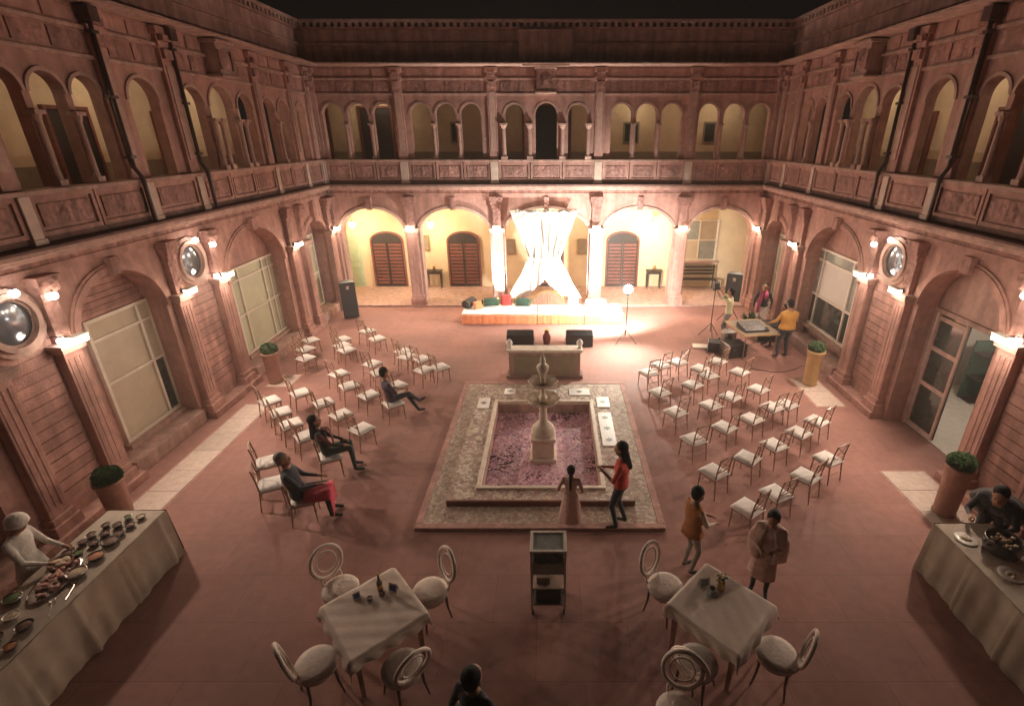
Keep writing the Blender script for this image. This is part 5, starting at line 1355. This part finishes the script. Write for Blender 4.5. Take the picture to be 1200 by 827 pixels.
HK = 1.14
def person(label, loc, rz, h=1.65, pose='stand', hands=None, lean=0.0, turn=0.0, nod=0.0, top='c_red', sleeve=None, bottom='c_jean', shoe='c_shoe', fore=None, hair='hair', hairstyle='short',
           dress=None, kurta=None, feet=None, seat=.47, girth=1.0, legs=None, extra=None, scarf=None, cat='person'):
    """local frame: faces +Y; sizes for a 1.70 m figure scaled by h/1.70"""
    s = h / 1.70
    root = empty('person', loc, rz, label, cat)
    S = lambda p: Vector(p) * s
    hip_z = .93 if pose == 'stand' else (seat + .10) / s
    pel = Vector((0, 0, hip_z))
    up = Vector((0, math.sin(lean), math.cos(lean)))
    chest = pel + up * .34; neck = pel + up * .50; fwd = Vector((0, math.cos(lean), -math.sin(lean)))
    hl = lean * .55 + nod; hup = Vector((0, math.sin(hl), math.cos(hl))); hf = Vector((-math.sin(turn) * math.cos(hl), math.cos(turn) * math.cos(hl), -math.sin(hl)))
    head = neck + hup * .175 + hf * .015
    hs = hup.cross(hf) * -1
    sh = {sg: pel + up * .425 + Vector((sg * .175 * (.94 + .06 * girth), 0, 0)) for sg in (-1, 1)}
    hp = {sg: pel + Vector((sg * .09, 0, -.02)) for sg in (-1, 1)}
    bones = []                                             # (a, b, ra, rb, region)
    def seg(a, b, ra, rb, reg): bones.append((Vector(a), Vector(b), ra, rb, reg))
    # legs
    for sg in (-1, 1):
        if pose == 'stand':
            ft = Vector(feet[sg]) if feet else Vector((sg * .10, 0, .075)); ft = Vector((ft.x, ft.y, max(ft.z, .075)))
            kn, ft = ik(hp[sg], ft, .43, .43, (sg * .1, 1, 0))
            to = ft + Vector((sg * .03, .16, -.045))
        else:
            L = (legs or {}).get(sg)
            if L: kn, ft = Vector(L[0]), Vector(L[1])
            else: kn = pel + Vector((sg * .12, .43, -.01)); ft = Vector((sg * .12, .46, .075 / s))
            to = ft + Vector((0, .15, -.045 if ft.z < .12 else .03))
        seg(hp[sg], kn, .082 * girth, .056, 'leg'); seg(kn, ft, .055, .038, 'leg'); seg(ft, to, .040, .030, 'shoe')
    # arms
    hd = hands or {}; wr = {}
    for sg in (-1, 1):
        t = Vector(hd.get(sg, (sg * .26, .06, hip_z - .08)))
        el, w = ik(sh[sg], t, .29, .255, (sg * .55, -.5, -.95)); seg(neck - up * .045, sh[sg] + up * .01, .05, .05, 'torso')
        seg(sh[sg], el, .054 * (.8 + .2 * girth), .042, 'sleeve'); seg(el, w, .040, .028, 'fore')
        d = (w - el).normalized(); seg(w, w + d * .075, .030, .027, 'hand'); wr[sg] = (w, d)
    seg(neck - up * .02, neck + hup * .09, .052, .048, 'skin')
    m = MB()
    for a, b_, ra, rb, reg in bones: cap(m, a * s, b_ * s, ra * s, rb * s)
    # torso of stacked ellipses
    rings = [(-.10, .10, .08), (-.05, .155, .11), (.03, .162, .112), (.13, .138, .098), (.22, .145, .103), (.32, .168, .112), (.40, .18, .10), (.455, .165, .082), (.50, .07, .06), (.53, .052, .052)]
    n = 18; vs = []; fs = []
    for t, rx, ry in rings:
        for k in range(n):
            a = 6.2832 * k / n; p = pel + up * t + Vector((rx * girth * math.cos(a), 0, 0)) + fwd * (ry * girth * math.sin(a)); vs.append(tuple(p * s))
    for i in range(len(rings) - 1):
        for k in range(n): fs.append((i * n + k, i * n + (k + 1) % n, (i + 1) * n + (k + 1) % n, (i + 1) * n + k))
    fs += [tuple(range(n))[::-1], tuple((len(rings) - 1) * n + k for k in range(n))]; m.add(vs, fs)
    # head: skull, jaw, nose, ears
    def hb(dx, dy, dz, rx, ry, rz_):
        c = head + hs * dx + hf * dy + hup * dz
        c = head + (c - head) * HK
        q = MB(); q.ball((0, 0, 0), rx * HK, ry * HK, rz_ * HK, 16, 12)
        m.add([tuple((c + hs * v[0] + hf * v[1] + hup * v[2]) * s) for v in q.v], q.f)
    hb(0, -.01, .025, .077, .095, .098); hb(0, .03, -.045, .056, .06, .07); hb(0, .092, -.01, .011, .018, .022)
    for sg in (-1, 1): hb(sg * .078, -.008, -.005, .012, .022, .032)
    if dress or kurta:
        z1 = dress or kurta; zt = hip_z + .02; fl = .30 if dress else .22
        if pose == 'stand':
            vs = []; fs = []; rr = [(zt + .08, .15, .11), (zt - .05, .178, .135), ((zt + z1) / 2, .178 + (fl - .178) * .5, .15 + (fl - .15) * .45), (z1, fl, fl * .82)]; n2 = 28
            for zz, rx, ry in rr:
                for k in range(n2):
                    a = 6.2832 * k / n2; f = 1 + (.05 * math.cos(7 * a) * (zt - zz) / max(.1, zt - z1) if zz < zt else 0); vs.append((rx * f * math.cos(a) * s, ry * f * math.sin(a) * s, zz * s))
            for i in range(3):
                for k in range(n2): fs.append((i * n2 + k, (i + 1) * n2 + k, (i + 1) * n2 + (k + 1) % n2, i * n2 + (k + 1) % n2))
            fs += [tuple(range(n2)), tuple(3 * n2 + k for k in range(n2))[::-1]]; m.add(vs, fs)
        else:
            kz = hip_z - .02
            q = MB(); cap(q, Vector((0, .0, kz)) * s, Vector((0, .42, kz)) * s, .17 * s, .16 * s, 16); cap(q, Vector((0, .42, kz - .02)) * s, Vector((0, .46, z1 + .12)) * s, .15 * s, .17 * s, 16); m.add(q.v, q.f)
    me = remesh(m, .0145)
    regs = ['skin', 'top', 'sleeve', 'fore', 'leg', 'shoe']
    fore_m = fore or 'skin'
    mats = ['skin', top, sleeve or top, fore_m, bottom, shoe, 'eye', 'lips']
    for x in mats: me.materials.append(M[x])
    B = [(a * s, b_ * s, ra * s, rb * s, reg) for a, b_, ra, rb, reg in bones]
    hd_c = head * s; idx = []; smooth = []
    top_lo = (pel - up * .02) * s; nk = (neck + up * .0) * s
    code = {'torso': 1, 'leg': 4, 'shoe': 5, 'sleeve': 2, 'fore': 3, 'hand': 0, 'skin': 0}
    for p in me.polygons:
        c = p.center; best = 1e9; mi = 1
        for a, b_, ra, rb, reg in B:
            d = b_ - a; t = max(0, min(1, (c - a).dot(d) / d.length_squared)); q = (c - a - d * t).length - (ra + (rb - ra) * t)
            if q < best: best = q; mi = code[reg]
        # torso axis
        t = (c - pel * s).dot(up) / s; ax = pel * s + up * t * s; lat = c - ax; e = math.hypot(lat.x / .165, lat.dot(fwd) / .11) / s / girth
        dt = (e - 1) * .12 * s
        if -.09 < t < .49 and dt < best + .004 * s:
            mi = 1; best = dt
            if t < -.02 and not (dress or kurta): mi = 4
        if (c - hd_c).length < .14 * s and (c - nk).dot(up) > -.005: mi = 0
        if mi == 0 and (c - nk).dot(up) < .015 * s and best > -.5 and (c - nk).length < .16 * s and reg: mi = mi
        if dress or kurta:
            zl = (dress or kurta) * s
            if pose == 'stand':
                if c.z < (hip_z + .05) * s and c.z > zl - .02 and math.hypot(c.x, c.y) > .085 * s and mi in (1, 4): mi = 1
                elif c.z > zl - .03 * s and c.z < hip_z * s and mi == 4: mi = 1
            elif mi in (1, 4) and c.z > zl: mi = 1 if dress is None else 4
        idx.append(mi)
    me.polygons.foreach_set('material_index', idx); me.polygons.foreach_set('use_smooth', [True] * len(idx))
    # fingers, eyes and mouth joined on
    bm = bmesh.new(); bm.from_mesh(me)
    x = MB()
    for sg in (-1, 1):
        w, d = wr[sg]; side = d.cross(Vector((0, 0, 1)));
        if side.length < .2: side = d.cross(Vector((0, 1, 0)))
        side.normalize(); nrm = side.cross(d).normalized(); base = w + d * .085
        for k, L in enumerate((.062, .072, .068, .052)):
            o = side * (-.024 + .016 * k); p0 = base + o - d * .02; p1 = base + o + d * L * .5 - nrm * .004; p2 = base + o * .9 + d * L * .85 - nrm * .022
            x.tube([tuple(p0 * s), tuple(p1 * s), tuple(p2 * s)], [.009 * s, .0085 * s, .006 * s], 6, 0)
        th = w + d * .02 - side * .026 * 1.0
        x.tube([tuple(th * s), tuple((th - side * .022 + d * .022 - nrm * .006) * s), tuple((th - side * .024 + d * .05 - nrm * .014) * s)], [.011 * s, .0095 * s, .007 * s], 6, 0)
    for sg in (-1, 1):
        c = (head + hs * (sg * .03) + hf * .078 * HK + hup * .012) * s; x.ball(tuple(c), .011 * s, .011 * s, .008 * s, 8, 6, 6)
    c = (head + hf * .082 * HK - hup * .058 * HK) * s; x.ball(tuple(c), .02 * s, .012 * s, .007 * s, 8, 6, 7)
    t2 = bpy.data.meshes.new('t2'); t2.from_pydata(x.v, [], x.f); t2.polygons.foreach_set('material_index', x.mi); t2.polygons.foreach_set('use_smooth', [True] * len(x.f))
    bm.from_mesh(t2); bm.to_mesh(me); bm.free(); bpy.data.meshes.remove(t2)
    me.name = 'body'; o = bpy.data.objects.new('body', me); col.objects.link(o); o.parent = root
    # hair
    if hairstyle != 'none':
        q = MB()
        def hbb(dx, dy, dz, rx, ry, rz_):
            c = head + (hs * dx + hf * dy + hup * dz) * HK; g = MB(); g.ball((0, 0, 0), rx * HK, ry * HK, rz_ * HK, 16, 12)
            q.add([tuple((c + hs * v[0] + hf * v[1] + hup * v[2]) * s) for v in g.v], g.f)
        hbb(0, -.028, .045, .086, .092, .092); hbb(0, -.05, .0, .078, .062, .09)
        if hairstyle == 'long':
            cap(q, (head - hf * .05 - hup * .02) * s, (neck - up * .14 - fwd * .115) * s, .075 * s, .06 * s)
            for sg in (-1, 1): cap(q, (head + hs * sg * .06 - hf * .03 - hup * .02) * s, (neck - up * .10 - fwd * .09 + Vector((sg * .06, 0, 0))) * s, .04 * s, .035 * s)
        if hairstyle == 'tail':
            q.tube([tuple((head - hf * .10 + hup * .02) * s), tuple((head - hf * .135 - hup * .05) * s), tuple((neck - fwd * .12 - up * .06) * s), tuple((neck - fwd * .125 - up * .24) * s), tuple((neck - fwd * .12 - up * .36) * s)], [.03 * s, .036 * s, .034 * s, .026 * s, .008 * s], 10)
        if hairstyle == 'bun': hbb(0, -.125, .0, .05, .045, .05)
        hm = remesh(q, .011); hm.materials.append(M[hair]); hm.polygons.foreach_set('use_smooth', [True] * len(hm.polygons))
        ho = bpy.data.objects.new('hair', hm); col.objects.link(ho); ho.parent = root
    if extra: extra(root, s, dict(head=head, neck=neck, pel=pel, up=up, fwd=fwd, hs=hs, hf=hf, hup=hup, sh=sh, wr=wr))
    return root

def shawl(m, drop=.45, name='shawl', wide=.27, front=True):
    def f(root, s, j):
        b = MB(); n = 30; k2 = 9; vs = []; fs = []
        for q in range(k2):
            t = q / (k2 - 1)
            for k in range(n + 1):
                a = R(-250) + R(320) * k / n if front else R(180) + R(180) * k / n
                rx = .115 + (wide - .115) * min(1, t * 2.4) ** .7; ry = .085 + .105 * min(1, t * 2.4) ** .7
                rr = 1 + .05 * math.sin(a * 6 + t * 3) * t
                p = j['neck'] - j['up'] * (.0 + drop * t + .02) + Vector((rx * rr * math.cos(a), 0, 0)) + j['fwd'] * (ry * rr * math.sin(a)); vs.append(tuple(p * s))
        for q in range(k2 - 1):
            for k in range(n): fs.append((q * (n + 1) + k, q * (n + 1) + k + 1, (q + 1) * (n + 1) + k + 1, (q + 1) * (n + 1) + k))
        b.add(vs, fs); o = b.build(name, m, root, smooth=True); so = o.modifiers.new('t', 'SOLIDIFY'); so.thickness = .008
    return f
def strip_cloth(m, pts, w, name='scarf'):
    def f(root, s, j):
        b = MB(); P = [Vector(p) for p in pts]; vs = []
        for i, p in enumerate(P):
            d = (P[min(i + 1, len(P) - 1)] - P[max(i - 1, 0)]).normalized(); sd = d.cross(Vector((0, 1, .3))).normalized()
            for k in range(5): u = -1 + k / 2; vs.append(tuple((p + sd * w * u + Vector((0, .012 * math.cos(u * 3 + i), 0))) * s))
        b.add(vs, [(i * 5 + k, i * 5 + k + 1, i * 5 + k + 6, i * 5 + k + 5) for i in range(len(P) - 1) for k in range(4)])
        o = b.build(name, m, root, smooth=True); so = o.modifiers.new('t', 'SOLIDIFY'); so.thickness = .012
    return f

PF = .05
person('woman in a red top and dark jeans, arms raised forward, standing at the fountain platform', (1.30, 6.57, .062), R(72), 1.58, girth=1.18, top='c_red', bottom='c_jean', hairstyle='long', hands={-1: (-.12, .30, 1.18), 1: (.08, .30, 1.14)}, feet={-1: (-.12, .02, .08), 1: (.10, -.10, .08)}, sleeve='c_red', nod=.15)
person('girl in a pale pink dress with long dark plait, back turned, at the pool', (.50, 6.56, .062), R(-8), 1.17, top='c_pale_dress', bottom='c_pale_dress', hairstyle='tail', dress=.22, hands={-1: (-.24, .10, .95), 1: (.24, .12, .92)}, sleeve='c_pale_dress')
person('man in a mustard vest over cream shirt, standing behind the flower table', (2.22, 5.68, 0), R(-72), 1.50, girth=1.2, top='c_mustard', sleeve='c_cream', fore='c_cream', bottom='c_greytrouser', kurta=.84, hands={-1: (-.10, .34, 1.02), 1: (.10, .34, 1.0)}, nod=.1)
person('woman in a striped beige shawl with hair in a bun, looking down at her hands', (3.16, 5.32, 0), R(150), 1.50, lean=.16, girth=1.25, top='c_stripe', sleeve='c_stripe', fore='c_stripe', bottom='c_black', hairstyle='bun', kurta=.36, hands={-1: (-.08, .30, 1.1), 1: (.09, .30, 1.08)}, nod=.3, extra=shawl('c_stripe', .62, wide=.285))
person('dark-haired person in black walking past the square tables', (-.52, 3.02, 0), R(-30), 1.60, top='c_black', sleeve='c_black', fore='c_black', bottom='c_black')
def turban(root, s, j):
    b = MB(); c = j['head'] + j['hup'] * .045
    b.ball(tuple((c) * s), .122 * s, .128 * s, .112 * s, 18, 12)
    for k in range(4): 
        z = -.035 + .026 * k; rr = .116 - .012 * k
        b.tube([tuple((c + Vector((rr * math.cos(a), rr * math.sin(a), z + .012 * math.sin(a + k)))) * s) for a in [6.2832 * t / 20 for t in range(20)]], .015 * s, 7, closed=True)
    b.build('turban', 'c_white', root, smooth=True)
person('cook in white clothes and white turban, standing behind the food counter', (-6.62, 4.98, 0), R(-80), 1.62, top='c_white', sleeve='c_white', fore='c_white', bottom='c_grey', hairstyle='none', kurta=.6, hands={-1: (-.20, .30, .98), 1: (.14, .33, .98)}, nod=.35, extra=turban)
person('person in black bending over the counter beside the black pot', (6.80, 5.95, 0), R(128), 1.72, top='c_black', sleeve='c_black', fore='c_black', bottom='c_black', lean=.85, hands={-1: (-.20, .62, .98), 1: (.20, .60, .98)}, nod=.1, girth=1.45, extra=shawl('c_black', .5, wide=.33))
person('man in a yellow shirt and dark trousers, hands on the mixing table', (6.92, 13.55, 0), R(6), 1.74, top='c_yellow', sleeve='c_yellow', fore='c_yellow', bottom='c_navy', girth=1.5, hands={-1: (-.36, .30, .98), 1: (.30, .30, .98)}, feet={-1: (-.15, 0, .08), 1: (.14, .06, .08)}, nod=.3)
person('person with a pink scarf over dark clothes, behind the mixing table', (7.05, 15.72, 0), R(150), 1.66, top='c_black', sleeve='c_black', fore='c_black', bottom='c_white', hairstyle='short', extra=strip_cloth('c_pink', [(.13, .13, .70), (.11, .15, .95), (.08, .135, 1.2), (.06, .10, 1.40), (0, -.07, 1.475), (-.07, .10, 1.40), (-.1, .135, 1.2)], .055), nod=.3)
person('person in black seated low by the window behind the man in yellow', (7.30, 14.55, 0), R(100), 1.62, pose='sit', top='c_black', sleeve='c_black', fore='c_black', bottom='c_black', seat=.47, nod=.3)
st = empty('stool', (7.34, 14.55, 0), 0, 'round dark stool under the seated person by the window', 'stool')
b = MB(); b.lathe([(.19, .44), (.20, .46), (.18, .49), (.05, .495)], 0, 0, 18); b.build('seat', 'dark_cloth', st, smooth=True)
for k_ in range(4):
    a = R(45 + 90 * k_); b = MB(); b.tube([(.13 * math.cos(a), .13 * math.sin(a), .45), (.18 * math.cos(a), .18 * math.sin(a), 0)], .014, 6); b.build('leg', 'dark_metal', st)
person('man in a pale lime shirt reaching up to the video camera', (5.72, 15.02, 0), R(55), 1.66, top='c_lime', sleeve='c_lime', fore=None, bottom='c_grey', hands={-1: (-.12, .42, 1.64), 1: (.14, .40, 1.62)})
person('seated person in dark purple with crossed dark legs, facing the stage', (-3.45, 10.08, 0), R(-50), 1.62, pose='sit', top='c_purple', sleeve='c_purple', fore='c_cream', bottom='c_navy', hairstyle='short', lean=-.18, hands={-1: (-.10, .32, .70), 1: (.12, .30, .70)},
       legs={-1: ((-.10, .42, .55), (.10, .62, .09)), 1: ((.10, .42, .60), (-.02, .72, .26))}, nod=.2)
person('seated long-haired person in dark clothes with maroon scarf, leaning back', (-4.05, 8.03, 0), R(-66), 1.62, pose='sit', top='c_black', sleeve='c_maroon', fore='c_black', bottom='c_green', hairstyle='long', lean=-.2, hands={-1: (-.12, .32, .68), 1: (.12, .32, .68)}, extra=strip_cloth('c_maroon', [(.10, .16, .75), (.09, .14, .95), (.06, .09, 1.03), (0, -.085, 1.06), (-.08, .09, 1.02), (-.1, .15, .8)], .05))
def lap(root, s, j):
    b = MB(); n = 14; vs = []; fs = []
    for i in range(n + 1):
        for k in range(n + 1):
            u, v = -1 + 2 * k / n, i / n
            y = .12 + .42 * min(1, v * 1.6); z = .665 - .05 * abs(u) ** 2 * 2 - max(0, v - .62) * .95
            vs.append(((u * (.24 + .05 * v) + .10) * s, (y + .03 * max(0, v - .6)) * s, (z + .012 * math.sin(u * 9 + v * 7)) * s))
    for i in range(n):
        for k in range(n): fs.append((i * (n + 1) + k, i * (n + 1) + k + 1, (i + 1) * (n + 1) + k + 1, (i + 1) * (n + 1) + k))
    b.add(vs, fs); o = b.build('lap_shawl', 'c_crimson', root, smooth=True); so = o.modifiers.new('t', 'SOLIDIFY'); so.thickness = .012
person('grey-haired seated person in a dark coat with a crimson shawl over the lap', (-4.02, 6.80, 0), R(-73), 1.68, pose='sit', top='c_navy', sleeve='c_navy', fore='c_navy', bottom='c_black', hair='hair_grey', hairstyle='short', lean=-.2, girth=1.2, hands={-1: (-.14, .33, .74), 1: (.14, .33, .74)}, extra=lap)

b = MB(); b.box(-14, 14, -3, 25, -1.0, 9.5)
# ------------------------------------------------------------------ thin warm volume added to spread a soft glow round the lamps
hz = b.build('glow_haze', 'cable'); tag(hz, 'thin warm volume added over the courtyard so the lamps glow softly', 'glow_haze', kind='stuff')
hz.data.materials.clear()
m = bpy.data.materials.new('glow_haze'); m.use_nodes = True; nt = m.node_tree; nt.nodes.remove(nt.nodes['Principled BSDF'])
v = nt.nodes.new('ShaderNodeVolumePrincipled'); v.inputs['Color'].default_value = (.9, .85, .8, 1); v.inputs['Density'].default_value = 0.0042; v.inputs['Anisotropy'].default_value = .35
nt.links.new(v.outputs[0], nt.nodes['Material Output'].inputs['Volume']); hz.data.materials.append(m)
